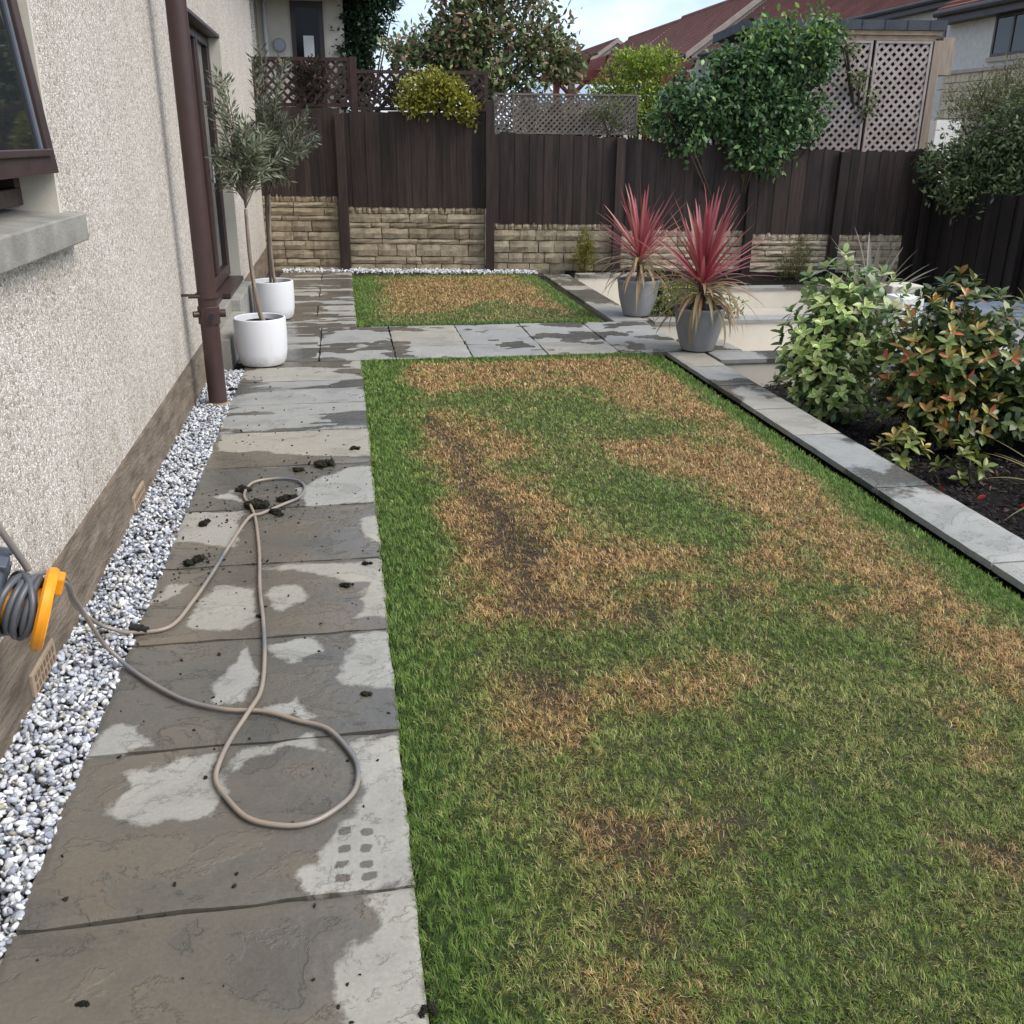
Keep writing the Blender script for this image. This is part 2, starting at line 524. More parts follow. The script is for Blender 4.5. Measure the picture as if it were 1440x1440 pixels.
class MB:
    def __init__(s):
        s.v = []
        s.f = []
    def add(s, vs, fs):
        b = len(s.v)
        s.v += [tuple(p) for p in vs]
        s.f += [tuple(b + i for i in f) for f in fs]
        return s
    def hexa(s, p):
        return s.add(p, [(3, 2, 1, 0), (4, 5, 6, 7), (0, 1, 5, 4), (1, 2, 6, 5), (2, 3, 7, 6), (3, 0, 4, 7)])
    def box(s, x0, x1, y0, y1, z0, z1):
        return s.hexa([(x0, y0, z0), (x1, y0, z0), (x1, y1, z0), (x0, y1, z0), (x0, y0, z1), (x1, y0, z1), (x1, y1, z1), (x0, y1, z1)])
    def obox(s, c, ax, ay, az):
        c, ax, ay, az = Vector(c), Vector(ax), Vector(ay), Vector(az)
        return s.hexa([c - ax - ay - az, c + ax - ay - az, c + ax + ay - az, c - ax + ay - az,
                       c - ax - ay + az, c + ax - ay + az, c + ax + ay + az, c - ax + ay + az])
    def tube(s, pts, rad, n=8, caps=True):
        pts = [Vector(p) for p in pts]
        if isinstance(rad, (int, float)):
            rad = [rad] * len(pts)
        b = len(s.v)
        nrm = None
        for i, p in enumerate(pts):
            t = (pts[min(i + 1, len(pts) - 1)] - pts[max(i - 1, 0)])
            t = t.normalized() if t.length > 1e-9 else Vector((0, 0, 1))
            if nrm is None:
                a = Vector((0, 0, 1)) if abs(t.z) < .9 else Vector((1, 0, 0))
                nrm = t.cross(a).normalized()
            else:
                nrm = (nrm - t * nrm.dot(t)).normalized()
            bi = t.cross(nrm)
            for k in range(n):
                a = 2 * math.pi * k / n
                s.v.append(tuple(p + (nrm * math.cos(a) + bi * math.sin(a)) * rad[i]))
        for i in range(len(pts) - 1):
            for k in range(n):
                k2 = (k + 1) % n
                s.f.append((b + i * n + k, b + i * n + k2, b + (i + 1) * n + k2, b + (i + 1) * n + k))
        if caps:
            s.f.append(tuple(b + k for k in range(n))[::-1])
            s.f.append(tuple(b + (len(pts) - 1) * n + k for k in range(n)))
        return s
    def lathe(s, prof, c=(0, 0, 0), n=32, axis='z'):
        b = len(s.v)
        for r, h in prof:
            for k in range(n):
                a = 2 * math.pi * k / n
                if axis == 'z':
                    s.v.append((c[0] + r * math.cos(a), c[1] + r * math.sin(a), c[2] + h))
                else:
                    s.v.append((c[0] + h, c[1] + r * math.cos(a), c[2] + r * math.sin(a)))
        for i in range(len(prof) - 1):
            for k in range(n):
                k2 = (k + 1) % n
                s.f.append((b + i * n + k, b + i * n + k2, b + (i + 1) * n + k2, b + (i + 1) * n + k))
        return s
    def build(s, name, mat, parent=None, smooth=False, kind=None, label=None, bevel=0, seg=2):
        w = wloc(parent)
        me = bpy.data.meshes.new(name)
        me.from_pydata([(x - w.x, y - w.y, z - w.z) for x, y, z in s.v], [], s.f)
        if smooth:
            for p in me.polygons:
                p.use_smooth = True
        me.update()
        o = link(name, me, mat, parent, kind, label)
        if bevel:
            m = o.modifiers.new('bevel', 'BEVEL')
            m.width = bevel
            m.segments = seg
            m.limit_method = 'ANGLE'
        if smooth == 'angle':
            me.set_sharp_from_angle(angle=R(35))
        return o

def smooth_path(pts, sub=6):
    P = [Vector(p) for p in pts]
    out = []
    for i in range(len(P) - 1):
        p0 = P[max(i - 1, 0)]; p1 = P[i]; p2 = P[i + 1]; p3 = P[min(i + 2, len(P) - 1)]
        for k in range(sub):
            t = k / sub
            out.append(.5 * ((2 * p1) + (p2 - p0) * t + (2 * p0 - 5 * p1 + 4 * p2 - p3) * t * t + (3 * p1 - p0 - 3 * p2 + p3) * t ** 3))
    out.append(P[-1])
    return out

# value noise in numpy
_NT = rng.random((64, 64))
def vnoise(x, y, seed=0):
    x = np.asarray(x, float) + seed * 7.31
    y = np.asarray(y, float) + seed * 3.77
    xi = np.floor(x).astype(int); yi = np.floor(y).astype(int)
    fx = x - xi; fy = y - yi
    fx = fx * fx * (3 - 2 * fx); fy = fy * fy * (3 - 2 * fy)
    g = lambda a, b: _NT[a % 64, b % 64]
    return (g(xi, yi) * (1 - fx) + g(xi + 1, yi) * fx) * (1 - fy) + (g(xi, yi + 1) * (1 - fx) + g(xi + 1, yi + 1) * fx) * fy

def fbm(x, y, seed=0, o=4):
    r = 0; a = .5; s = 0
    for i in range(o):
        r = r + a * vnoise(x * 2 ** i, y * 2 ** i, seed + i * 5)
        s += a; a *= .55
    return r / s

def sdpoly(x, y, poly):
    """signed distance, positive inside"""
    P = np.array(poly, float)
    d = np.full(x.shape, 1e9); ins = np.zeros(x.shape, bool)
    for i in range(len(P)):
        a = P[i]; b = P[(i + 1) % len(P)]
        e = b - a
        L = e @ e
        wx = x - a[0]; wy = y - a[1]
        t = np.clip((wx * e[0] + wy * e[1]) / max(L, 1e-12), 0, 1)
        d = np.minimum(d, (wx - t * e[0]) ** 2 + (wy - t * e[1]) ** 2)
        c = ((a[1] > y) != (b[1] > y))
        with np.errstate(divide='ignore', invalid='ignore'):
            xx = (b[0] - a[0]) * (y - a[1]) / (b[1] - a[1] if b[1] != a[1] else 1e-12) + a[0]
        ins ^= c & (x < xx)
    d = np.sqrt(d)
    return np.where(ins, d, -d)

def unit(a):
    return a / np.maximum(np.linalg.norm(a, axis=-1, keepdims=True), 1e-9)

def leaf_geo(P, D, N, L, W, C, shape='diamond', curl=.15):
    """arrays of leaves; returns V, faces, cols"""
    n = len(P)
    D = unit(D)
    S = unit(np.cross(D, N))
    N = np.cross(S, D)
    L = np.broadcast_to(L, (n,))[:, None]; W = np.broadcast_to(W, (n,))[:, None]
    if shape == 'diamond':
        v = np.stack([P, P + D * L * .45 + S * W * .5 + N * W * .18, P + D * L - N * L * curl, P + D * L * .45 - S * W * .5 + N * W * .18], 1)
        i = np.arange(n)[:, None] * 4
        f = [np.concatenate([i + np.array([0, 1, 2]), i + np.array([0, 2, 3])], 0)]
        k = 4
    else:
        v = np.stack([P, P + D * L * .3 + S * W * .42 + N * W * .15, P + D * L * .68 + S * W * .42 + N * W * .1 - N * L * curl * .4, P + D * L - N * L * curl,
                      P + D * L * .68 - S * W * .42 + N * W * .1 - N * L * curl * .4, P + D * L * .3 - S * W * .42 + N * W * .15], 1)
        i = np.arange(n)[:, None] * 6
        f = [np.concatenate([i + np.array([0, 1, 5]), i + np.array([2, 3, 4])], 0), i + np.array([1, 2, 4, 5])]
        k = 6
    cols = np.repeat(C[:, None, :], k, 1).reshape(-1, 3)
    return v.reshape(-1, 3), f, cols

def pick(palette, n):
    pal = np.array([p[:3] for p in palette], float)
    w = np.array([p[3] if len(p) > 3 else 1 for p in palette], float)
    c = pal[rng.choice(len(pal), n, p=w / w.sum())]
    return np.clip(c * rng.uniform(.75, 1.25, (n, 1)), 0, 1)

def in_blobs(blobs, n, shell=.45):
    """points in ellipsoids (cx,cy,cz,rx,ry,rz); returns points and outward directions"""
    B = np.array(blobs, float)
    w = (B[:, 3] * B[:, 4] * B[:, 5]) ** .67
    k = rng.choice(len(B), n, p=w / w.sum())
    d = unit(rng.normal(size=(n, 3)))
    r = rng.random(n) ** shell
    return B[k, :3] + d * r[:, None] * B[k, 3:], d

def crown(name, parent, blobs, n_cl, per, cl_r, L, W, palette, mat, up=.2, out=.6, shape='diamond', shell=.45, top=None, kind=None, label=None):
    c, d = in_blobs(blobs, n_cl, shell)
    P = np.repeat(c, per, 0) + rng.normal(size=(n_cl * per, 3)) * cl_r
    dd = np.repeat(d, per, 0)
    n = len(P)
    D = dd * out + rng.normal(size=(n, 3)) * .6 + np.array([0, 0, up])
    N = rng.normal(size=(n, 3)) * .7 + np.array([0, 0, .8])
    C = pick(palette, n)
    C *= np.repeat(rng.uniform(.7, 1.2, (n_cl, 1)), per, 0)
    if top:
        zs = P[:, 2]
        zmin, zmax = zs.min(), zs.max()
        t = ((zs - zmin) / (zmax - zmin) + rng.normal(size=n) * .12)
        m = t > top[0]
        C[m] = pick(top[1], m.sum())
    L_ = L * rng.uniform(.65, 1.2, n); W_ = W * rng.uniform(.7, 1.2, n)
    V, f, cols = leaf_geo(P, D, N, L_, W_, C, shape)
    w = wloc(parent)
    me = np_mesh(name, V - np.array(w), f, cols)
    return link(name, me, mat, parent, kind, label)

FDX, FDY = 1 / 1.0106, -.146 / 1.0106
def FP(X, v, z, off=0):
    """point on the back fence line; v towards the house garden"""
    return (X - .1445 * v, 12.66 + off - .146 * X - .9895 * v, z)

# ---- surveyed outlines on the ground (metres)
BROWN = [[(0.27,7.02),(0.77,7.00),(1.43,7.05),(2.12,7.09),(2.24,6.58),(2.30,5.74),(2.37,5.21),(2.34,4.64),(2.17,4.54),(2.03,5.26),(1.76,5.54),(1.68,6.11),(1.11,6.18),(0.69,6.34),(0.47,5.98),(0.31,6.39)],
 [(0.29,6.00),(0.54,5.71),(0.82,5.27),(0.89,4.72),(0.72,4.62),(0.86,4.17),(0.89,3.71),(0.92,3.55),(1.30,3.42),(1.34,3.27),(1.07,3.24),(0.91,3.07),(0.81,2.91),(0.60,2.87),(0.31,2.94),(0.38,3.28),(0.35,3.79),(0.35,4.56)],
 [(1.27,4.86),(1.85,4.98),(2.17,4.54),(2.22,4.08),(2.13,3.37),(2.15,3.08),(2.13,2.77),(1.93,2.77),(1.88,3.19),(1.81,3.58),(1.70,4.05),(1.49,4.40)],
 [(1.54,3.38),(1.81,3.50),(1.68,3.15),(1.51,3.17)],
 [(1.32,3.01),(1.50,3.08),(1.41,2.91)],
 [(1.03,3.02),(1.26,3.05),(1.13,2.92)],
 [(1.93,2.64),(2.27,2.53),(2.04,2.20),(1.89,2.33)],
 [(0.39,2.54),(0.54,2.56),(0.60,2.35),(0.52,2.18),(0.39,2.23)],
 [(0.68,2.50),(1.09,2.46),(1.01,2.32),(0.69,2.33)],
 [(0.71,1.81),(0.87,1.80),(0.84,1.72),(0.73,1.75)],
 [(0.48,1.82),(0.69,1.85),(0.66,1.70),(0.51,1.67)],
 [(0.50,1.56),(0.61,1.56),(0.56,1.45),(0.49,1.48)],
 [(1.43,1.57),(1.52,1.54),(1.46,1.45)],
 [(1.67,2.14),(1.75,2.09),(1.60,1.94)],
 [(0.45,1.33),(0.58,1.34),(0.55,1.25),(0.42,1.27)],
 [(1.59,2.80),(1.81,2.85),(1.72,2.72)]]
SOIL = [[(0.46,5.50),(0.55,5.35),(0.58,4.60),(0.62,4.15),(0.74,3.85),(0.72,3.50),(0.63,3.30),(0.60,2.92),(0.55,2.92),(0.53,3.30),(0.53,3.9),(0.49,4.60)],
 [(0.44,2.62),(0.58,2.60),(0.56,2.38),(0.42,2.34)],
 [(0.60,3.12),(0.76,3.04),(0.66,2.90)],
 [(0.55,1.82),(0.66,1.80),(0.61,1.71)],
 [(0.51,1.57),(0.58,1.55),(0.54,1.46)],
 [(1.32,3.0),(1.36,3.0),(1.34,2.97)], [(0.86,2.9),(1.0,2.92),(0.95,2.84)],[(0.82,1.83),(0.90,1.82),(0.86,1.77)],[(1.45,1.56),(1.52,1.54),(1.49,1.49)]]
BROWN2 = [[(0.45,11.70),(2.01,11.80),(2.11,9.07),(1.56,10.03),(0.75,9.23),(0.44,9.26)]]
GREEN = [[(1.42,4.65),(1.67,3.96),(1.45,3.47),(1.18,3.84)],
 [(1.38,3.64),(1.48,3.47),(1.69,2.84),(1.41,3.00)]]
DRY = [[(-0.04,1.68),(0.09,1.69),(0.10,1.39),(0.09,1.29),(-0.07,1.32),(-0.08,1.45),(-0.03,1.57)],
 [(-0.66,2.22),(-0.38,2.29),(-0.40,2.04),(-0.41,1.98),(-0.58,2.01),(-0.63,2.05),(-0.62,2.14)],
 [(-0.06,2.25),(0.11,2.29),(0.10,1.79),(0.09,1.69),(-0.16,1.70),(-0.18,1.77),(-0.14,1.79),(-0.13,1.87),(-0.06,1.94),(-0.02,2.04),(-0.03,2.16)],
 [(-0.34,2.26),(-0.16,2.30),(-0.11,2.21),(-0.23,2.25),(-0.36,2.17)],
 [(-0.78,2.31),(-0.73,2.41),(-0.65,2.46),(-0.57,2.31)],
 [(-0.47,2.63),(-0.37,2.86),(-0.34,2.70),(-0.36,2.50),(-0.46,2.49)],
 [(-0.29,2.85),(-0.17,2.89),(-0.14,2.76),(-0.26,2.71)],
 [(-0.29,2.48),(-0.20,2.51),(-0.16,2.39),(-0.26,2.41)],
 [(-0.03,2.88),(0.11,2.89),(0.11,2.42),(0.06,2.53),(-0.08,2.59)],
 [(-0.59,3.24),(-0.55,3.32),(-0.40,3.27),(-0.38,3.04),(-0.41,2.94),(-0.57,2.97)],
 [(-0.35,3.26),(-0.25,3.28),(-0.17,3.18),(-0.31,3.06)],
 [(-0.38,3.46),(0.12,3.48),(0.11,2.91),(-0.03,2.99),(0.03,3.27),(-0.18,3.36)],
 [(-0.77,3.15),(-0.73,3.38),(-0.64,3.37)],
 [(-0.77,3.80),(-0.76,4.12),(-0.50,4.10),(-0.51,3.69)],
 [(-0.01,3.93),(0.12,3.95),(0.12,3.63),(-0.00,3.72)],
 [(-0.31,4.34),(-0.07,4.62),(0.10,4.65),(0.12,4.13),(-0.23,4.12)],
 [(-0.69,4.30),(-0.57,4.38),(-0.52,4.20)],
 [(-0.74,5.01),(-0.74,5.37),(0.13,5.32),(0.11,4.83),(-0.22,4.88),(-0.59,4.99)],
 [(-0.72,5.88),(0.09,6.03),(0.08,5.77),(-0.33,5.66)],
 [(-0.68,6.42),(-0.17,6.89),(0.10,6.63),(-0.30,6.37)]]
HOSE = [(-1.09,3.35),(-0.99,3.20),(-0.85,2.94),(-0.74,2.77),(-0.63,2.62),(-0.52,2.52),(-0.41,2.46),(-0.30,2.43),(-0.20,2.37),(-0.12,2.31),(-0.06,2.21),(-0.04,2.12),(-0.05,2.02),(-0.11,1.95),(-0.17,1.92),(-0.24,1.93),(-0.31,1.96),(-0.36,2.03),(-0.40,2.12),(-0.40,2.21),(-0.38,2.31),(-0.34,2.42),(-0.32,2.55),(-0.32,2.74),(-0.34,2.98),(-0.37,3.27),(-0.40,3.60),(-0.44,3.95),(-0.48,4.12),(-0.52,4.27),(-0.51,4.42),(-0.46,4.48),(-0.36,4.49),(-0.28,4.44),(-0.25,4.33),(-0.27,4.21),(-0.33,4.13),(-0.42,4.03),(-0.47,3.95),(-0.52,3.69),(-0.56,3.42),(-0.60,3.19),(-0.65,3.00),(-0.70,2.97),(-0.79,3.00),(-0.87,3.06),(-0.98,3.21),(-1.07,3.38)]
MOSS = [(-0.15,4.69,0.052),(-0.29,4.63,0.029),(-0.52,4.37,0.035),(-0.31,4.21,0.040),(-0.46,4.15,0.047),(-0.37,4.05,0.029),(-0.66,3.96,0.029),(-0.65,3.56,0.035),(-0.75,3.01,0.026),(0.02,3.44,0.017),(-0.06,3.25,0.024),(-0.01,2.49,0.018),(-0.36,3.05,0.013),(-0.80,2.37,0.015),(-0.20,4.10,0.020),(-0.55,3.35,0.011),(-0.67,3.42,0.011),(-0.41,4.35,0.021),(0.00,4.95,0.023),(-0.78,6.37,0.025),(-0.52,3.72,0.012),(-0.89,4.42,0.014),(0.02,4.84,0.011),(0.07,1.89,0.013),(0.08,1.35,0.014),(-0.57,1.47,0.010),(-0.09,4.31,0.017),(-0.35,4.02,0.023)]
B1 = [(-0.798, 2.52, 0.43), (-0.806, 2.591, 0.34), (-0.817, 2.693, 0.22), (-0.804, 2.775, 0.085), (-0.77, 2.778, 0.03), (-0.73, 2.746, 0.012)]
B2 = [(-0.802, 2.515, 0.42), (-0.827, 2.643, 0.3), (-0.865, 2.846, 0.16), (-0.859, 2.963, 0.06), (-0.823, 2.984, 0.025), (-0.774, 2.976, 0.012)]

# ------------------------------------------------------------------ setting: terrain, sky follows the world
MB().box(-150, 200, -60, 260, -.9, -.72).build('ground', M['terrain'], kind='structure')
# earth under the house-side garden (path bed) and behind the back fence
MB().box(-12, 9, 12.95, 60, -.5, -.02).build('neighbour_ground', M['terrain'], kind='structure')

# ------------------------------------------------------------------ paving
path = MB()
path.box(-.985, .10, -.6, 12.8, -.3, -.034)
path.box(.10, 2.75, 7.2, 8.6, -.3, -.034)
path = path.build('path', M['joint'], kind='structure')
path['label'] = 'grey riven sandstone path, patched with drying water'

# wet print left by a grating on the second slab
PRINT = [(-0.075, 1.888), (-0.024, 1.882), (-0.077, 1.828), (-0.029, 1.825), (-0.079, 1.778), (-0.027, 1.773), (-0.076, 1.737), (-0.023, 1.731)]
def wetness(x, y):
    """1 wet, 0 dry"""
    wx = x + (fbm(x * 9, y * 9, 3) - .5) * .10
    wy = y + (fbm(x * 9, y * 9, 8) - .5) * .10
    near = np.full(x.shape, -1e9)
    for p in DRY:
        near = np.maximum(near, sdpoly(wx, wy, p))
    dn = np.clip(.5 + near / .085, 0, 1)
    # streaks left to dry across the slabs farther off
    s = fbm(x * 1.5 + 3.1, y * 6.5, 2, 4) + .25 * (fbm(x * 5, y * 14, 6) - .5)
    df = np.clip(.5 + (s - .525 - .06 * np.clip((y - 8.3) / .4, 0, 1)) / .06, 0, 1)
    far = np.clip((y - 4.9) / .8, 0, 1)
    # footprints and splashes on the cross path
    s2 = fbm(x * 3.2 + 9, y * 4.6, 12, 4)
    dc = np.clip(.5 + (s2 - .44) / .05, 0, 1)
    cross = ((y > 7.2) & (y < 8.58) & (x > -.25)).astype(float)
    df = df * (1 - cross) + dc * cross
    dry = np.maximum(dn, df * far)
    wet = 1 - dry
    for px_, py_ in PRINT:
        k_ = np.maximum(np.abs(x + (wx - x) * .25 - px_) / .0135, np.abs(y + (wy - y) * .25 - py_) / .011)
        wet = np.maximum(wet, np.clip(1.6 - k_, 0, 1))
    return wet

def make_slab(x0, x1, y0, y1, z=0, th=.034, parent=None, step=.03, name='slab', seed=0, ragged=.005, relief=.0028, wet=None):
    g = .006
    x0 += g; x1 -= g; y0 += g; y1 -= g
    nx = max(2, int((x1 - x0) / step)); ny = max(2, int((y1 - y0) / step))
    X, Y = np.meshgrid(np.linspace(x0, x1, nx + 1), np.linspace(y0, y1, ny + 1), indexing='ij')
    # hand-trimmed edges
    ex = (vnoise(Y * 14, Y * 0 + seed, 5) - .5) * 2 * ragged
    ey = (vnoise(X * 14, X * 0 + seed, 9) - .5) * 2 * ragged
    X2, Y2 = X.copy(), Y.copy()
    X2[0] += ex[0]; X2[-1] += ex[-1]
    Y2[:, 0] += ey[:, 0]; Y2[:, -1] += ey[:, -1]
    tx = (rng.random() - .5) * .004; ty = (rng.random() - .5) * .004
    Z = z + (fbm(X * 4 + seed, Y * 7 + seed * .3, 4) - .5) * 2 * relief + (X - X.mean()) * tx + (Y - Y.mean()) * ty
    edge = np.zeros_like(Z); edge[0] = edge[-1] = 1; edge[:, 0] = edge[:, -1] = 1
    Z -= edge * .004
    top = np.stack([X2, Y2, Z], -1).reshape(-1, 3)
    idx = np.arange((nx + 1) * (ny + 1)).reshape(nx + 1, ny + 1)
    q = np.stack([idx[:-1, :-1], idx[1:, :-1], idx[1:, 1:], idx[:-1, 1:]], -1).reshape(-1, 4)
    ring = np.concatenate([idx[:, 0], idx[-1, 1:], idx[-2::-1, -1], idx[0, -2:0:-1]])
    low = top[ring].copy(); low[:, 2] = z - th
    b = len(top)
    m = len(ring)
    r2 = np.arange(m)
    side = np.stack([ring, b + r2, b + (r2 + 1) % m, ring[(r2 + 1) % m]], -1)
    V = np.concatenate([top, low])
    W = wetness(top[:, 0], top[:, 1]) if wet is None else wet(top[:, 0], top[:, 1])
    W = np.concatenate([W, W[ring]])
    if parent is not None:
        V = V - np.array(wloc(parent))
    me = np_mesh(name, V, [q, side], attrs={'Wet': W}, smooth=True)
    me.set_sharp_from_angle(angle=R(40))
    return link(name, me, M['slab'], parent)

YJ = [-.15, .46, 1.07, 1.685, 2.298, 2.905, 3.515, 4.13, 4.735, 5.36, 5.967, 6.58, 7.2]
k = 0
for i in range(len(YJ) - 1):
    k += 1
    make_slab(-.765, .085, YJ[i], YJ[i + 1], parent=path, seed=k, step=.012 if YJ[i] < 2.9 else .02 if YJ[i] < 4.2 else .03)
XJ = [-.83, -.235, .345, .935, 1.53, 2.115, 2.72]
for i in range(6):
    for a, b in ((7.2, 7.68), (7.68, 8.58)):
        k += 1
        make_slab(XJ[i], XJ[i + 1], a, b, parent=path, seed=k)
for j in range(7):
    y0 = 8.58 + j * .61
    for a, b in ((-.80, -.29), (-.29, .075)) if j % 2 else ((-.80, .075),):
        k += 1
        make_slab(a, b, y0, min(y0 + .61, 12.42), parent=path, seed=k)

# ------------------------------------------------------------------ gravel
_ico = None
def ico(sub):
    import bmesh
    bm = bmesh.new()
    bmesh.ops.create_icosphere(bm, subdivisions=sub, radius=1)
    v = np.array([p.co[:] for p in bm.verts]); f = np.array([[q.index for q in p.verts] for p in bm.faces])
    bm.free()
    return v, f
def stone_data(P, S, palette, sub, flat):
    v0, f0 = ico(sub)
    n = len(P)
    q = rng.normal(size=(n, 4)); q /= np.linalg.norm(q, axis=1, keepdims=True)
    w, x, y, z = q.T
    Rm = np.stack([np.stack([1 - 2 * (y * y + z * z), 2 * (x * y - z * w), 2 * (x * z + y * w)], -1),
                   np.stack([2 * (x * y + z * w), 1 - 2 * (x * x + z * z), 2 * (y * z - x * w)], -1),
                   np.stack([2 * (x * z - y * w), 2 * (y * z + x * w), 1 - 2 * (x * x + y * y)], -1)], 1)
    sc = np.stack([rng.uniform(.8, 1.35, n), rng.uniform(.6, 1.0, n), rng.uniform(.42, .75, n)], -1) * S[:, None]
    # chipped facets: each stone is cut by a handful of random planes
    pn = unit(rng.normal(size=(n, 8, 3)))
    dot = np.maximum(np.einsum('nkj,vj->nkv', pn, v0), 1e-3)
    rad = np.minimum((rng.uniform(.45, .8, (n, 8, 1)) / dot).min(1), 1.0)[..., None] * rng.uniform(.95, 1.05, (n, len(v0), 1))
    lv = v0[None] * rad * sc[:, None, :] * 1.25
    lv = np.einsum('nij,nkj->nki', Rm, lv)
    lv[:, :, 2] *= flat + .2
    V = (lv + P[:, None, :]).reshape(-1, 3)
    F = (f0[None] + (np.arange(n) * len(v0))[:, None, None]).reshape(-1, 3)
    return V, F, np.repeat(pick(palette, n), len(v0), 0)
def stones(name, P, S, mat, palette, sub=2, kind='stuff', flat=.65):
    if not isinstance(sub, list):
        P, S, sub = [P], [S], [sub]
    Vs, Fs, Cs, b = [], [], [], 0
    for p_, s_, u_ in zip(P, S, sub):
        V, F, C = stone_data(p_, s_, palette, u_, flat)
        Vs.append(V); Fs.append(F + b); Cs.append(C); b += len(V)
    return link(name, np_mesh(name, np.concatenate(Vs), [np.concatenate(Fs)], np.concatenate(Cs)), mat, None, kind)
GP = [(.72, .72, .71, 3.4), (.58, .59, .61, 3), (.44, .46, .50, 2.6), (.30, .32, .37, 1.6), (.55, .53, .48, 1.2), (.18, .20, .24, .5), (.40, .35, .27, .4)]
n1 = 11500
gx = rng.uniform(-.978, -.757, n1); gy = .9 + (rng.random(n1) ** 1.15) * 6.1
gs = rng.uniform(.0055, .0128, n1)
gz = -.045 + rng.random(n1) ** .6 * .05
gz += (vnoise(gx * 12, gy * 12, 2) - .5) * .016
gp = np.stack([gx, gy, gz], -1)
_nr = gy < 2.9
g1 = stones('gravel', [gp[_nr], gp[~_nr]], [gs[_nr], gs[~_nr] * 1.1], M['gravel'], GP, [2, 1])
g1['label'] = 'white and blue grey marble chippings between the house plinth and path'
MB().box(-.985, -.755, -.6, 7.2, -.2, -.048).build('gravel_bed', M['gravel_base'], kind='structure')
n2 = 1500
ux = rng.uniform(-.75, 2.42, n2); uv = rng.uniform(.02, .26, n2)
pp = np.array([FP(a, b, -.02 + rng.random() * .035) for a, b in zip(ux, uv)])
g2 = stones('gravel', pp, rng.uniform(.011, .02, n2), M['gravel'], [(.8, .79, .77, 4), (.68, .67, .65, 2), (.5, .5, .52, 1)], 1)
g2['label'] = 'thin strip of white chippings at the foot of the stone wall'
bd = MB()
bd.hexa([FP(-1, .3, -.2), FP(2.5, .3, -.2), FP(2.5, -.05, -.2), FP(-1, -.05, -.2), FP(-1, .3, -.03), FP(2.5, .3, -.03), FP(2.5, -.05, -.03), FP(-1, -.05, -.03)])
bd.build('gravel_bed', M['joint'], kind='structure')

# ------------------------------------------------------------------ lawns
class Lawn:
    def __init__(s, x0, x1, y0, y1, brown, soil, green, edge_l, edge_r, edge_f, edge_b, mid, seed):
        s.r = (x0, x1, y0, y1); s.mid = mid
        s.dx = .02
        nx = int((x1 - x0) / s.dx) + 1; ny = int((y1 - y0) / s.dx) + 1
        X, Y = np.meshgrid(np.linspace(x0, x1, nx), np.linspace(y0, y1, ny), indexing='ij')
        wx = X + (fbm(X * 5, Y * 5, seed) - .5) * .26; wy = Y + (fbm(X * 5, Y * 5, seed + 3) - .5) * .26
        def soft(polys, w):
            b = np.full(X.shape, -1e9)
            for p in polys:
                b = np.maximum(b, sdpoly(wx, wy, p))
            return np.clip(.5 + b / w, 0, 1)
        s.brown = np.clip(soft(brown, .36) * 1.3 + (fbm(X * 9, Y * 9, seed + 31) - .5) * .7 * (soft(brown, .42) > .02), 0, 1)
        s.soil = soft(soil, .20)
        s.green = soft(green, .2) if green else np.zeros_like(X)
        n = fbm(X * 3.5, Y * 3.5, seed + 7)
        jit = (n - .5) * .34
        el = 1 - np.clip((X - x0 - edge_l * np.clip(.62 + .09 * (Y - y0), .62, 1.25) + jit) / .20 + .5, 0, 1)
        er = 1 - np.clip((x1 - X - edge_r + jit * .6) / .14 + .5, 0, 1)
        eb = 1 - np.clip((y1 - Y - edge_b + jit * .5) / .08 + .5, 0, 1)
        ef = 1 - np.clip((Y - y0 - edge_f + jit * .5) / .08 + .5, 0, 1)
        s.lush = np.maximum(np.maximum(el, er), np.maximum(eb, ef))
        s.brown *= (1 - s.lush) * np.clip(.75 + (Y - 1.7) * .4, .75, 1)
        s.n = n
        s.n2 = fbm(X * 11, Y * 11, seed + 11)
        s.X, s.Y = X, Y
    def at(s, A, x, y):
        x0, x1, y0, y1 = s.r
        i = np.clip(((x - x0) / (x1 - x0) * (A.shape[0] - 1)).round().astype(int), 0, A.shape[0] - 1)
        j = np.clip(((y - y0) / (y1 - y0) * (A.shape[1] - 1)).round().astype(int), 0, A.shape[1] - 1)
        return A[i, j]

def height_right(x, x1, drop):
    return -drop * np.clip((x - (x1 - .35)) / .35, 0, 1) ** 1.5

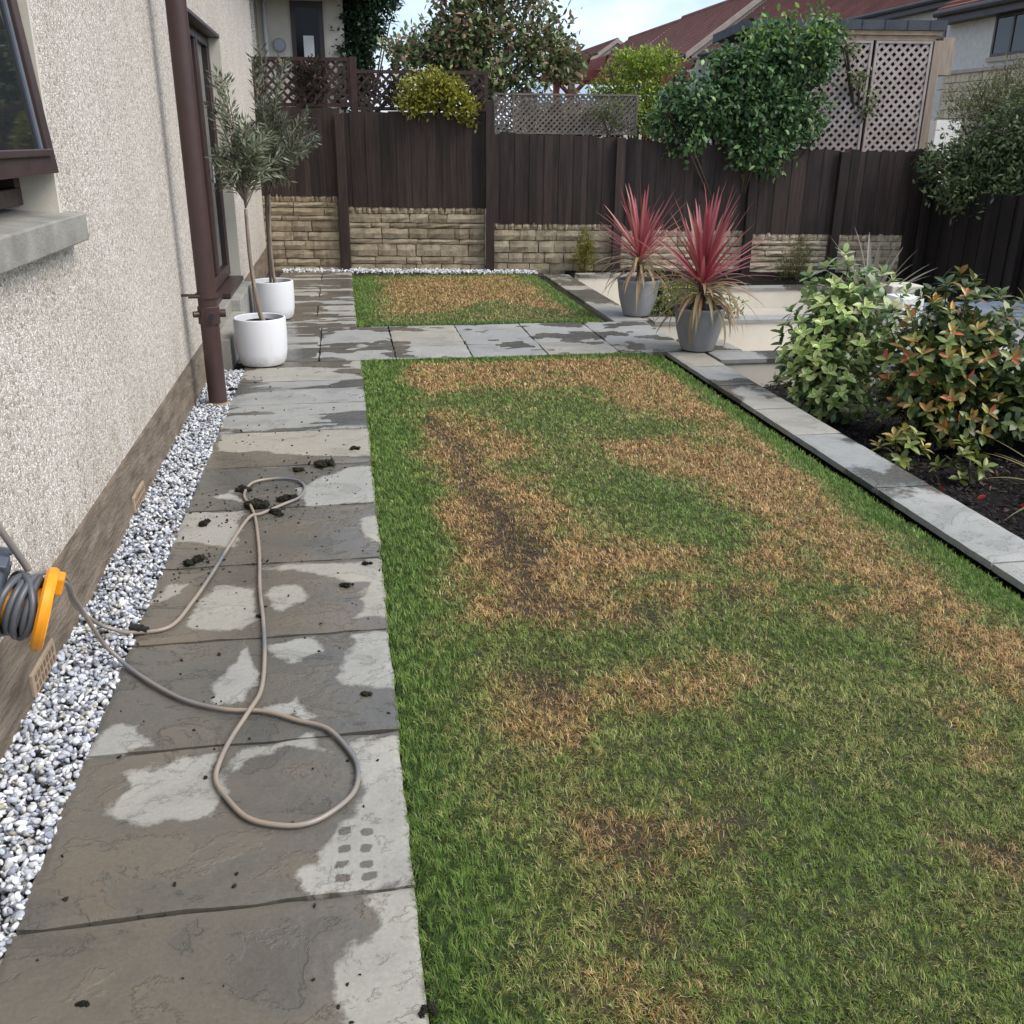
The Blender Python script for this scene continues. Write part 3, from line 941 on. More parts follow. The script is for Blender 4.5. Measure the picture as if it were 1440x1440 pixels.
def make_lawn(L, dens, label, drop):
    x0, x1, y0, y1 = L.r
    # soil sheet
    step = .04
    nx = int((x1 - x0) / step); ny = int((y1 - y0) / step)
    X, Y = np.meshgrid(np.linspace(x0 + .005, x1, nx + 1), np.linspace(y0, y1, ny + 1), indexing='ij')
    Z = -.012 + (fbm(X * 3, Y * 3, 5) - .5) * .012 + height_right(X, x1, drop)
    ext = np.stack([X[-1], Y[-1], np.full(ny + 1, -.16)], -1)
    V = np.concatenate([np.stack([X, Y, Z], -1).reshape(-1, 3), ext, ext + np.array([.12, 0, 0])])
    idx = np.arange((nx + 1) * (ny + 1)).reshape(nx + 1, ny + 1)
    q = np.stack([idx[:-1, :-1], idx[1:, :-1], idx[1:, 1:], idx[:-1, 1:]], -1).reshape(-1, 4)
    e0 = (nx + 1) * (ny + 1); e = np.arange(ny); 
    q2 = np.stack([idx[-1, :-1], e0 + e, e0 + e + 1, idx[-1, 1:]], -1)
    q3 = np.stack([e0 + e, e0 + ny + 1 + e, e0 + ny + 2 + e, e0 + e + 1], -1)
    fx = V[:, 0].clip(x0, x1); fy = V[:, 1]
    lu, br, so = (L.at(A, fx, fy)[:, None] for A in (L.lush, L.brown, L.soil))
    c = np.array([.040, .047, .015]) * (1 - lu) + np.array([.020, .042, .010]) * lu
    c = c * (1 - br) + np.array([.085, .050, .024]) * br
    c = c * (1 - so) + np.array([.030, .020, .014]) * so
    c[e0:] = (.012, .010, .008)
    link('lawn_soil', np_mesh('lawn_soil', V, [q, q2, q3], c, smooth=True), M['turf'], None, 'structure')
    # blades
    cells = []
    ys = np.arange(y0, y1, .1)
    P = []
    for y in ys:
        xm = .5 * (x0 + x1)
        d = math.hypot(math.hypot(xm, y + .05), 1.2)
        den = dens(d)
        n = int(den * (x1 - x0 + .02) * .1)
        P.append(np.stack([rng.uniform(x0 - .012, x1 + .004, n), rng.uniform(y, min(y + .1, y1 + .01), n), np.full(n, d)], -1))
    P = np.concatenate(P)
    x, y, d = P.T
    lu, br, so, gr, n1, n2 = (L.at(A, x, y) for A in (L.lush, L.brown, L.soil, L.green, L.n, L.n2))
    keep = rng.random(len(x)) > so * np.clip(.62 + 1.2 * (n2 - .5), .2, .9)
    tuft = vnoise(x * 48, y * 48, 4) * .55 + vnoise(x * 95, y * 95, 9) * .45
    keep &= rng.random(len(x)) > np.clip((.40 - tuft) * 5, 0, .85) * (1 - .55 * lu)
    x, y, d, lu, br, so, gr, n1, n2 = (a[keep] for a in (x, y, d, lu, br, so, gr, n1, n2))
    n = len(x)
    pm = L.mid + (n1 - .5) * 1.5 + (n2 - .5) * .9
    pm = pm * (1 - gr) + .07 * gr
    p_straw = np.clip(pm, .06, .7) * np.clip(.55 + .22 * (y - 1.6), .5, 1) * (1 - lu) + .03 * lu
    p_straw = p_straw * (1 - br) + np.clip(.90 + 1.5 * (n2 - .5), .25, .99) * br
    straw = rng.random(n) < p_straw
    C = np.empty((n, 3))
    g = rng.random((n, 1))
    lush_c = np.array([.130, .225, .044]) * (1 - g) + np.array([.220, .325, .076]) * g
    olive = np.array([.138, .218, .040]) * (1 - g) + np.array([.245, .320, .076]) * g
    l3 = np.maximum(lu, gr * .75)[:, None]
    C = olive * (1 - l3) + lush_c * l3
    sp = pick([(.60, .39, .165, 4), (.48, .28, .10, 3), (.70, .52, .27, 2.4), (.20, .115, .05, 2.3)], n)
    sp_mid = pick([(.44, .38, .14, 3), (.34, .29, .10, 3), (.54, .47, .22, 1.8), (.24, .17, .06, 1)], n)
    sp = np.where((br > .45)[:, None], sp, sp_mid)
    C[straw] = sp[straw]
    C *= rng.uniform(.68, 1.3, (n, 1)) * (.78 + .44 * vnoise(x * 40, y * 40, 17))[:, None]
    C *= (1 - .45 * so)[:, None]
    h = np.where(straw, rng.uniform(.012, .026, n), rng.uniform(.010, .021, n)) * (1 + .30 * lu + .25 * br) * (.85 + .05 * np.clip(d - 2, 0, 5))
    h *= np.where(so > .4, .8, 1)
    lean = np.where(straw, rng.uniform(.75, 1.45, n), rng.uniform(.35, 1.25, n))
    lean = np.where((lu > .5) & ~straw, rng.uniform(.2, 1.0, n), lean)
    az = vnoise(x * 34, y * 34, 13) * 4 * np.pi + rng.normal(size=n) * .75
    w = np.clip(.00135 * (d / 2.2) ** 1.1, .00135, .0055) * rng.uniform(.7, 1.3, n)
    z = -.012 + (fbm(x * 3, y * 3, 5) - .5) * .012 + height_right(np.clip(x, x0, x1), x1, drop)
    B = np.stack([x, y, z], -1)
    A = np.stack([np.cos(az), np.sin(az), np.zeros(n)], -1)
    S = np.stack([-np.sin(az), np.cos(az), np.zeros(n)], -1)
    twist = rng.uniform(-.5, .5, n)[:, None]
    S = unit(S + A * twist)
    l1 = lean * .55; l2 = np.minimum(lean * 1.35, 1.62)
    Mid = B + A * (np.sin(l1) * h * .55)[:, None]; Mid[:, 2] += np.cos(l1) * h * .55
    Tip = Mid + A * (np.sin(l2) * h * .55)[:, None]; Tip[:, 2] += np.cos(l2) * h * .55
    Tip[:, 2] = np.maximum(Tip[:, 2], z + .003)
    ww = w[:, None]
    V = np.stack([B - S * ww * .5, B + S * ww * .5, Mid + S * ww * .42, Mid - S * ww * .42, Tip], 1).reshape(-1, 3)
    i = np.arange(n)[:, None] * 5
    me = np_mesh('grass', V, [i + np.array([0, 1, 2, 3]), i + np.array([3, 2, 4])], np.repeat(C, 5, 0))
    o = link('grass', me, M['grass'], None, 'stuff')
    o['label'] = label
    return n

L1 = Lawn(.085, 2.435, .75, 7.17, BROWN, SOIL, GREEN, .27, .15, 0, .09, .20, 1)
nb1 = make_lawn(L1, lambda d: min(106000, max(11000, 106000 * (2.0 / d) ** 1.85)), 'long front lawn, green at its rim and scorched brown in patches', .03)
L2 = Lawn(.08, 2.37, 8.62, 12.02, BROWN2, [], [], .30, .16, .12, .08, .45, 21)
nb2 = make_lawn(L2, lambda d: 6500, 'smaller square lawn by the stone wall, brown in its middle', .03)
print('blades', nb1, nb2)

# ------------------------------------------------------------------ coping, sunken beds, low rendered walls
def wet_cop(x, y):
    s = fbm(x * 1.9 + 2, y * 1.5, 31, 5)
    d = np.clip(.5 + (s - .47) / .16, 0, 1)
    return (1 - d) * .66
cope = thing('lawn_edging', 'long low wall beside the front lawn topped with grey sandstone coping', 'edging', (2.62, 3.5, -.25))
b = MB(); b.box(2.53, 2.74, -.4, 6.84, -.45, -.036); b.build('wall', M['soil'], cope)  # dark soil colour stands in for shade on this face under the coping
ys = [-.5, .40, 1.29, 2.19, 3.09, 3.985, 4.88, 5.45, 6.08, 6.66, 7.19]
for i in range(len(ys) - 1):
    make_slab(2.475, 2.775, ys[i], ys[i + 1], 0.0, .034, cope, .025, 'coping_stone', 60 + i, .0015, .0015, wet_cop)
cope2 = thing('lawn_edging', 'grey coping strip beside the small back lawn', 'edging', (2.6, 10.3, -.2))
b = MB(); b.box(2.48, 2.72, 8.6, 11.9, -.45, -.036); b.build('wall', M['render_cream'], cope2)
for i in range(5):
    make_slab(2.43, 2.75, 8.6 + i * .66, 8.6 + (i + 1) * .66, 0, .034, cope2, .03, 'coping_stone', 80 + i, .0015, .0015, wet_cop)

def low_wall(x0, x1, yf, yb, z, zb, label, n, seed):
    t = thing('retaining_wall', label, 'low wall', ((x0 + x1) / 2, yf, zb), None)
    MB().box(x0, x1, yf + .02, yb - .02, zb, z - .036).build('wall', M['render_cream'], t)
    for i in range(n):
        a = x0 + (x1 - x0) * i / n; c = x0 + (x1 - x0) * (i + 1) / n
        make_slab(a, c, yf, yb, z, .034, t, .03, 'coping_stone', seed + i, .0015, .0015, wet_cop)
    return t
low_wall(2.80, 4.45, 6.85, 7.16, 0, -.5, 'low cream wall with grey coping in front of the nearer cordyline pot', 2, 100)
low_wall(2.78, 5.0, 8.45, 8.72, .01, -.6, 'low cream wall with thin grey coping behind both cordyline pots', 3, 110)
low_wall(2.80, 3.75, 11.55, 11.8, .03, -.5, 'short cream wall with grey coping below the golden conifer', 1, 120)
low_wall(3.8, 6.7, 11.1, 11.35, -.09, -.6, 'low cream wall before the feathery shrub at the back', 3, 125)
# corner landing under the nearer grey pot
land = MB().box(2.74, 3.12, 7.17, 7.70, -.45, -.036).build('landing', M['joint'], kind='structure')
make_slab(2.725, 3.12, 7.17, 7.70, 0, .034, land, .03, 'slab', 131)
make_slab(2.725, 3.0, 8.62, 8.98, 0, .034, land, .03, 'slab', 132)
MB().box(2.74, 3.0, 8.72, 8.98, -.45, -.036).build('landing', M['joint'], kind='structure')
MB().box(3.0, 7.2, -1.5, 11.6, -.7, -.34).build('patio', M['patio'], kind='structure')
# soil at the foot of the right-hand wall sections
sb = MB()
sb.hexa([(2.78, 11.8, -.5), (3.75, 11.8, -.5), (3.75, 12.2, -.5), (2.78, 12.3, -.5), (2.78, 11.8, -.01), (3.75, 11.8, -.01), (3.75, 12.2, .0), (2.78, 12.3, .0)])
sb.hexa([(3.75, 11.35, -.5), (7.05, 11.35, -.5), (7.05, 11.75, -.5), (3.75, 12.2, -.5), (3.75, 11.35, -.12), (7.05, 11.35, -.12), (7.05, 11.75, .02), (3.75, 12.2, .02)])
sb.build('planting_soil', M['soil'], kind='structure')

# white seat wall by the dark fence
sw = thing('seat_wall', 'white rendered seat wall with broad blue grey slab top beside the black fence', 'low wall', (6.2, 8.3, -.5))
MB().box(5.40, 7.0, 7.65, 8.45, -.5, .085).build('wall', M['white'], sw)
for i in range(2):
    MB().box(5.36 + i * .83, 5.36 + (i + 1) * .83 - .006, 7.55, 8.5, .088, .13).build('slab', M['blue_slab'], sw, bevel=.004)
wp = thing('white_block', 'small white rendered block at the end of the seat wall by the spiky phormium', 'block', (5.22, 8.3, -.4))
MB().box(5.08, 5.30, 8.2, 8.5, -.4, .22).build('wall', M['white'], wp, bevel=.01)
gp = thing('grey_block', 'pale grey rendered block behind the white one under the phormium', 'block', (5.75, 9.4, -.4))
MB().box(5.62, 5.98, 9.3, 9.6, -.4, .17).build('wall', M['render'], gp, bevel=.01)
lw = thing('white_wall', 'low white wall seen through the red tipped shrub', 'low wall', (4.9, 6.6, -.4))
MB().box(4.32, 4.52, .2, 6.82, -.5, .02).build('wall', M['white'], lw)
for i in range(7):
    make_slab(4.28, 4.56, .2 + i * .946, .2 + (i + 1) * .946, .056, .034, lw, .04, 'coping_stone', 140 + i, .0015, .0015, wet_cop)

# bark mulch bed
X, Y = np.meshgrid(np.linspace(2.74, 4.33, 60), np.linspace(-.3, 6.86, 200), indexing='ij')
Z = -.22 + (fbm(X * 6, Y * 6, 4) - .5) * .07
idx = np.arange(X.size).reshape(X.shape)
q = np.stack([idx[:-1, :-1], idx[1:, :-1], idx[1:, 1:], idx[:-1, 1:]], -1).reshape(-1, 4)
link('mulch_bed', np_mesh('mulch_bed', np.stack([X, Y, Z], -1).reshape(-1, 3), [q], smooth=True), M['soil'], None, 'structure')
n = 11000
px = rng.uniform(2.76, 4.3, n); py = rng.uniform(1.2, 6.84, n)
pz = -.215 + (fbm(px * 6, py * 6, 4) - .5) * .07 + rng.random(n) * .018
D = rng.normal(size=(n, 3)) * np.array([1, 1, .35])
N = rng.normal(size=(n, 3)) * .5 + np.array([0, 0, 1])
V, f, c = leaf_geo(np.stack([px, py, pz], -1), D, N, rng.uniform(.02, .06, n), rng.uniform(.008, .018, n),
                   pick([(.012, .008, .007, 5), (.026, .016, .013, 3), (.05, .032, .025, 1), (.14, .03, .03, .2), (.18, .13, .1, .15)], n), 'diamond', 0)
o = link('mulch', np_mesh('mulch', V, f, c), M['mulch_chip'], None, 'stuff')
o['label'] = 'dark bark mulch in the sunken bed below the shrubs'

# ------------------------------------------------------------------ our house
WX = -.98
house = thing('house', 'cream pebbledashed house wall with brown downpipe along the path', 'house', (-3.0, 6.0, 0))
ZT = 3.4
w = MB()
XB = -1.30
def wall_panel(y0, y1, z0, z1):
    w.box(XB, WX, y0, y1, z0, z1)
# window opening y 1.75..3.72 z 1.33..2.35 ; door opening y 6.78..9.5 z .32..2.38
wall_panel(-1.5, 1.75, .265, ZT)
wall_panel(1.75, 3.72, .265, 1.30)
wall_panel(1.75, 3.72, 2.36, ZT)
wall_panel(3.72, 6.78, .265, ZT)
wall_panel(6.78, 9.50, 2.38, ZT)
wall_panel(9.50, 13.27, .265, ZT)
w.build('wall', M['dash'], house)
MB().box(-6.5, XB - .01, 13.0, 13.2, 0, ZT).build('wall', M['dash'], house)
MB().box(-6.5, XB - .01, -1.5, -1.3, 0, ZT).build('wall', M['dash'], house)
MB().box(-6.6, -.62, -1.7, 13.45, ZT + .002, ZT + .12).build('soffit', M['fascia'], house)
rf = MB()
rf.hexa([(-6.7, -1.8, ZT + .125), (-.5, -1.8, ZT + .125), (-.5, 13.55, ZT + .125), (-6.7, 13.55, ZT + .125), (-3.7, -1.8, ZT + 2.4), (-3.5, -1.8, ZT + 2.4), (-3.5, 13.55, ZT + 2.4), (-3.7, 13.55, ZT + 2.4)])
rf.build('roof', M['roof'], house)
pl = MB()
pl.box(XB, -.972, -1.5, 7.05, -.25, .262)
pl.box(XB, -.972, 9.42, 13.27, -.25, .262)
pl.build('plinth', M['plinth'], house)
# smooth plaster reveals
MB().box(XB, WX + .003, 3.70, 3.722, 1.30, 2.36).build('reveal', M['render'], house)
MB().box(XB, WX + .003, 9.485, 9.503, .33, 2.358).build('reveal', M['render'], house)
MB().box(XB, WX + .004, 6.78, 9.50, 2.36, 2.383).build('lintel', M['brown_frame'], house)
# terracotta vents in the plinth
for y in (4.22, 2.72):
    v = MB().box(-.974, -.964, y - .115, y + .115, .012, .085).build('air_vent', M['vent'], house, bevel=.002)
    s = MB()
    for r_ in range(2):
        for c_ in range(7):
            s.box(-.966, -.9625, y - .095 + c_ * .029, y - .095 + c_ * .029 + .015, .022 + r_ * .030, .022 + r_ * .030 + .02)
    s.build('slot', M['vent_dark'], v)
# window sill
s = MB()
s.hexa([(XB, 1.6, 1.20), (-.915, 1.6, 1.20), (-.915, 3.80, 1.20), (XB, 3.80, 1.20), (XB, 1.6, 1.325), (-.915, 1.6, 1.295), (-.915, 3.80, 1.295), (XB, 3.80, 1.325)])
s.build('window_sill', M['sill'], house, bevel=.006)
# window: fixed frame and a top-hung sash standing open
wf = MB()
FX0, FX1 = -1.16, -1.09
wf.box(FX0, FX1, 1.75, 3.70, 1.327, 1.385)
wf.box(FX0, FX1, 1.75, 3.70, 2.30, 2.36)
wf.box(FX0, FX1, 3.645, 3.70, 1.385, 2.30)
wf.box(FX0, FX1, 2.30, 2.355, 1.385, 2.30)
wf.box(FX0, FX1, 1.75, 1.80, 1.385, 2.30)
window = wf.build('window', M['brown_frame'], house, bevel=.004)
MB().box(-1.24, -1.23, 1.8, 3.64, 1.385, 2.30).build('pane', M['glass'], window)
def sash_pt(u, y, d):
    """u down from the hinge, d outward thickness; swung open about the top"""
    a = R(5.2)
    return (-1.09 + math.sin(a) * u + math.cos(a) * d, y, 2.31 - math.cos(a) * u + math.sin(a) * d)
def sash_bar(mb, u0, u1, y0, y1, d0, d1):
    p = [sash_pt(u1, y0, d0), sash_pt(u1, y0, d1), sash_pt(u1, y1, d1), sash_pt(u1, y1, d0), sash_pt(u0, y0, d0), sash_pt(u0, y0, d1), sash_pt(u0, y1, d1), sash_pt(u0, y1, d0)]
    mb.hexa(p)
UH = .885
sb_ = MB()
sash_bar(sb_, 0, UH, 3.625, 3.69, 0, .055)
sash_bar(sb_, 0, UH, 2.31, 2.375, 0, .055)
sash_bar(sb_, 0, .06, 2.375, 3.625, 0, .055)
sash_bar(sb_, UH - .07, UH, 2.375, 3.625, 0, .055)
sash = sb_.build('sash', M['brown_frame'], house, bevel=.004)
for ya in (3.603, 2.375):
    bd_ = MB()
    sash_bar(bd_, .06, UH - .07, ya, ya + .022, .02, .04)
    bd_.build('glazing_bead', M['bead'], sash)
rl = MB()
sash_bar(rl, UH - .078, UH - .055, 2.36, 3.63, .055, .068)
rl.build('drip_rail', M['brown_frame'], sash, bevel=.004)
gl = MB()
sash_bar(gl, .06, UH - .07, 2.397, 3.603, .026, .034)
gl.build('pane', M['glass'], sash)
# patio doors, set back in the wall
DX = -1.07
df = MB()
for y0, y1 in ((6.78, 6.86), (7.72, 7.80), (8.62, 8.70), (9.40, 9.482)):
    df.box(DX - .06, DX, y0, y1, .36, 2.355)
for y0, y1 in ((6.862, 7.718), (7.802, 8.618), (8.702, 9.398)):
    df.box(DX - .06, DX - .002, y0, y1, 2.28, 2.352)
    df.box(DX - .06, DX - .002, y0, y1, .36, .46)
    df.box(DX - .055, DX - .006, y0, y0 + .055, .463, 2.277)
    df.box(DX - .055, DX - .006, y1 - .055, y1, .463, 2.277)
door = df.build('patio_door', M['brown_frame'], house, bevel=.004)
for y0, y1 in ((6.92, 7.66), (7.86, 8.56), (8.76, 9.34)):
    MB().box(DX - .04, DX - .03, y0 - .004, y1 + .004, .455, 2.285).build('pane', M['glass'], door)
MB().tube([(DX + .03, 8.66, 1.2), (DX + .03, 8.66, 1.36)], .011).build('handle', M['metal_grey'], door)
MB().box(DX - .1, -.955, 8.32, 9.46, .305, .345).build('door_sill', M['brown_frame'], house, bevel=.006)
MB().box(DX - .1, -1.02, 6.80, 8.315, .30, .345).build('door_sill', M['brown_frame'], house, bevel=.004)
# stone door step in two pieces
MB().box(XB, -.85, 7.06, 8.30, -.05, .20).build('door_step', M['slab'], house, bevel=.008)
MB().box(XB, -.88, 8.305, 9.41, -.05, .297).build('door_step', M['slab'], house, bevel=.008)
MB().box(XB, -.955, 7.055, 8.30, .203, .297).build('step_riser', M['sill'], house, bevel=.006)
# soil downpipe with clip, socket and access boss
PXc, PYc = -.832, 6.03
dp = MB().tube([(PXc, PYc, -.03), (PXc, PYc, ZT)], .056, 28).build('downpipe', M['brown_pvc'], house, smooth='angle')
sk = MB()
sk.lathe([(.0575, .50), (.064, .50), (.064, .60), (.0575, .605)], (PXc, PYc, 0), 28)
sk.lathe([(.0575, .66), (.0605, .66), (.0605, .675), (.0575, .675)], (PXc, PYc, 0), 28)
sk.build('pipe_socket', M['brown_pvc'], dp, smooth='angle')
cl = MB()
cl.box(WX, PXc - .03, PYc - .012, PYc + .012, .662, .676)
cl.lathe([(.058, .655), (.066, .655), (.066, .683), (.058, .683)], (PXc, PYc, 0), 28)
cl.tube([(PXc - .03, PYc - .055, .668), (PXc - .10, PYc - .06, .668)], .010, 8)
cl.build('pipe_clip', M['brown_pvc'], dp, smooth='angle')
bs = MB()
bs.tube([(PXc + .012, PYc - .045, .55), (PXc + .020, PYc - .078, .55)], .030, 18)
bs.tube([(PXc + .030, PYc + .02, .555), (PXc + .095, PYc + .03, .555)], .024, 14)
bs.tube([(PXc - .04, PYc - .02, .56), (PXc - .085, PYc - .04, .56)], .019, 12)
bs.build('access_cap', M['brown_pvc'], dp, smooth='angle')
MB().tube([(PXc + .0203, PYc - .079, .55), (PXc + .021, PYc - .084, .55)], .018, 16).build('cap_plug', M['black_plastic'], dp)
MB().lathe([(.058, -.01), (.066, -.01), (.064, .012), (.058, .012)], (PXc, PYc, 0), 24).build('pipe_collar', M['vent'], dp)
# ------------------------------------------------------------------ back stone wall
swall = thing('stone_wall', 'low stepped wall of rough tan sandstone blocks under the back fence', 'wall', (3.0, 12.22, 0))
def rock_block(x0, x1, z0, z1, depth, mat, out):
    """rough faced block; local u along the wall, v towards the garden"""
    nu = 3 if x1 - x0 > .16 else 2
    nz = 2
    us = np.linspace(x0, x1, nu + 1); zs = np.linspace(z0, z1, nz + 1)
    V = []; F = []
    for i, u in enumerate(us):
        for j, z in enumerate(zs):
            e = (i in (0, nu)) + (j in (0, nz))
            v = out * (1 - .55 * min(e, 1.5)) + rng.uniform(-.35, .35) * out
            V.append(FP(u + (rng.uniform(-.006, .006)), v, z + rng.uniform(-.005, .005)))
    b = len(V)
    ring = [(i, 0) for i in range(nu + 1)] + [(nu, j) for j in range(1, nz + 1)] + [(i, nz) for i in range(nu - 1, -1, -1)] + [(0, j) for j in range(nz - 1, 0, -1)]
    g = lambda i, j: i * (nz + 1) + j
    for i in range(nu):
        for j in range(nz):
            F.append((g(i, j), g(i + 1, j), g(i + 1, j + 1), g(i, j + 1)))
    for i, j in ring:
        V.append(FP(us[i], -depth, zs[j]))
    m = len(ring)
    for k_ in range(m):
        a = ring[k_]; c_ = ring[(k_ + 1) % m]
        F.append((g(*a), b + k_, b + (k_ + 1) % m, g(*c_)))
    mb = MB(); mb.add(V, F)
    return mb.build('stone', mat, swall)
SEG = [(-1.0, -.06, .90, 0), (.06, 1.765, .77, 0), (1.875, 3.37, .585, 0), (3.48, 5.02, .52, 1), (5.12, 6.10, .48, 1), (6.21, 7.10, .475, 1)]
for (a, c_, zt, pale) in SEG:
    mat = M['stone_pale'] if pale else M['stone']
    MB().hexa([FP(a, -.012, -.3), FP(c_, -.012, -.3), FP(c_, -.2, -.3), FP(a, -.2, -.3), FP(a, -.012, zt - .01), FP(c_, -.012, zt - .01), FP(c_, -.2, zt - .01), FP(a, -.2, zt - .01)]).build('mortar', M['mortar'], swall)
    z = -.06
    top = zt - .085
    while z < top - .02:
        h = min(rng.choice([.065, .095, .11, .13, .15]) if not pale else rng.choice([.06, .075, .09]), top - z)
        if top - z - h < .045:
            h = top - z
        u = a
        while u < c_ - .01:
            L = rng.uniform(.16, .42) * (1 if h > .09 else 1.25)
            if c_ - u - L < .12:
                L = c_ - u
            rock_block(u + .005, u + L - .005, z + .005, z + h - .005, .05, mat, rng.uniform(.018, .034))
            u += L
        z += h
    # upright cope stones
    u = a
    while u < c_ - .01:
        L = rng.uniform(.045, .11)
        if c_ - u - L < .04:
            L = c_ - u
        rock_block(u + .003, u + L - .003, top + .004, zt + rng.uniform(-.012, .004), .09, mat, rng.uniform(.016, .032))
        u += L

# ------------------------------------------------------------------ back fence
fence = thing('garden_fence', 'stepped dark brown close boarded timber fence above the stone wall', 'fence', (3.0, 12.2, 0))
def fbox(mb, x0, x1, v0, v1, z0, z1, off=0):
    mb.hexa([FP(x0, v1, z0, off), FP(x1, v1, z0, off), FP(x1, v0, z0, off), FP(x0, v0, z0, off), FP(x0, v1, z1, off), FP(x1, v1, z1, off), FP(x1, v0, z1, off), FP(x0, v0, z1, off)])
    return mb
FEN = [(-1.0, .02, .885, 1.90, 1.905), (.055, 1.80, .76, 1.865, 1.845), (1.865, 3.40, .575, 1.64, 1.605), (3.43, 5.05, .51, 1.59, 1.50), (5.08, 6.13, .475, 1.49, 1.47), (6.19, 7.10, .47, 1.48, 1.475)]
for (a, c_, zb, z0, z1) in FEN:
    n = max(3, round((c_ - a) / .092))
    bw = (c_ - a) / n
    for i in range(n):
        x = a + i * bw
        zt = z0 + (z1 - z0) * (i + .5) / n + rng.uniform(-.014, .014)
        v = .004 if i % 2 else -.004
        d = .0025
        t_ = rng.uniform(-.006, .006)
        mb = MB()
        x0, x1 = x - .008 + d, x + bw + .008 - d
        mb.hexa([FP(x0, v + .018, zb + rng.uniform(-.008, .006)), FP(x1, v + .018, zb + rng.uniform(-.008, .006)), FP(x1, v, zb), FP(x0, v, zb),
                 FP(x0 + t_ * .5, v + .018, zt), FP(x1 + t_ * .5, v + .018, zt + t_), FP(x1 + t_ * .5, v, zt + t_), FP(x0 + t_ * .5, v, zt)])
        mb.build('board', M['fence'], fence)
    for z in (zb + .18, z0 - .22):
        fbox(MB(), a, c_, -.07, -.022, z, z + .08).build('rail', M['fence_x'], fence)
for x, zt in ((.03, 1.84), (1.83, 2.0), (3.415, 1.60), (5.065, 1.47), (6.16, 1.46)):
    fbox(MB(), x - .052, x + .052, .032, .125, -.12, zt).build('post', M['fence'], fence, bevel=.004)
fbox(MB(), 7.04, 7.13, .032, .10, -.3, 1.5).build('post', M['fence'], fence, bevel=.004)

def lattice(u0, u1, z0, z1, sp, wd, th, v, off):
    """crossed diagonal laths clipped to a rectangle"""
    mb = MB()
    H = z1 - z0; Wd = u1 - u0
    for s_ in (1, -1):
        vv = v if s_ > 0 else v - th - .001
        k_ = -H
        while k_ < Wd:
            # line u = u0 + k + t , z = z0 + t (or mirrored)
            t0 = max(0, -k_); t1 = min(H, Wd - k_)
            if t1 - t0 > .01:
                pa = (u0 + k_ + t0, z0 + t0); pb = (u0 + k_ + t1, z0 + t1)
                if s_ < 0:
                    pa = (u0 + u1 - pa[0], pa[1]); pb = (u0 + u1 - pb[0], pb[1])
                d = Vector((pb[0] - pa[0], pb[1] - pa[1])).normalized()
                nx_, nz_ = -d.y * wd / 2, d.x * wd / 2
                P4 = [(pa[0] - nx_, pa[1] - nz_), (pb[0] - nx_, pb[1] - nz_), (pb[0] + nx_, pb[1] + nz_), (pa[0] + nx_, pa[1] + nz_)]
                mb.hexa([FP(x, vv, z, off) for x, z in P4] + [FP(x, vv - th, z, off) for x, z in P4])
            k_ += sp
    return mb

def trellis(parent, x0, x1, z0, z1, sp, wd, mat, v, off, fw=.035, battens=()):
    p = MB()
    fbox(p, x0, x1, v - .03, v + .012, z1 - fw, z1, off)
    fbox(p, x0, x1, v - .03, v + .012, z0, z0 + fw, off)
    for x in (x0, x1 - fw) + tuple(battens):
        fbox(p, x, x + fw, v - .028, v + .010, z0 + fw, z1 - fw, off)
    tp = p.build('trellis', mat, parent)
    lattice(x0 + .01, x1 - .01, z0 + .01, z1 - .01, sp, wd, .009, v, off).build('lattice', mat, tp, kind='stuff')
    return tp
trellis(fence, -1.0, .17, 1.915, 2.46, .118, .034, M['trellis_dark'], -.09, 0, .04, (-.42,))
trellis(fence, .20, 1.80, 1.88, 2.33, .118, .034, M['trellis_dark'], -.09, 0, .04)
fbox(MB(), .165, .235, -.13, -.06, 1.7, 2.47).build('post', M['trellis_dark'], fence)
trellis(fence, 1.87, 3.62, 1.63, 2.09, .068, .024, M['trellis_grey'], -.08, 0, .022, (2.10,))

# ------------------------------------------------------------------ dark side fence
side = thing('side_fence', 'dark stained boarded fence at the far right corner, blackened by painted-in deep shade', 'fence', (7.1, 9.0, -.5))
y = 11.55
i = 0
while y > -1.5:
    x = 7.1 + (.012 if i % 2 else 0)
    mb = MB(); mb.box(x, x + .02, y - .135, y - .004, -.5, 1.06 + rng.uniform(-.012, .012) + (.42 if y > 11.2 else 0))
    mb.build('board', M['fence_shaded'], side)
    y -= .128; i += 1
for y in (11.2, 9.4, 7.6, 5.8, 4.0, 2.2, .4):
    MB().box(7.02, 7.095, y - .05, y + .05, -.5, 1.08).build('post', M['fence_shaded'], side)
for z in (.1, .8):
    MB().box(7.135, 7.18, -1.4, 11.5, z, z + .08).build('rail', M['fence_shaded'], side)

# ------------------------------------------------------------------ plants in parts
def leaf_mesh(name, L, W, fold=.12, droop=.12, mid=(.1, .2, .05), edge=None, n=4, tipcol=None):
    """one broad leaf, length along +Z, face towards +X"""
    edge = edge or mid
    V, C, F = [], [], []
    for i in range(n + 1):
        t = i / n
        w = W * .5 * (math.sin(math.pi * min(1, t * .92 + .06)) ** .75 if 0 < i < n else .06)
        x0 = -droop * L * t * t
        z = L * t
        m = mid if tipcol is None else tuple(a * (1 - t) + b * t for a, b in zip(mid, tipcol))
        V += [(x0 + fold * w * 2, -w, z), (x0 + fold * w * .5, -w * .62, z), (x0, 0, z), (x0 + fold * w * .5, w * .62, z), (x0 + fold * w * 2, w, z)]
        C += [edge, m, m, m, edge]
    for i in range(n):
        for k_ in range(4):
            a = i * 5 + k_
            F.append((a, a + 1, a + 6, a + 5))
    return np_mesh(name, V, [F], np.array(C), smooth=True)

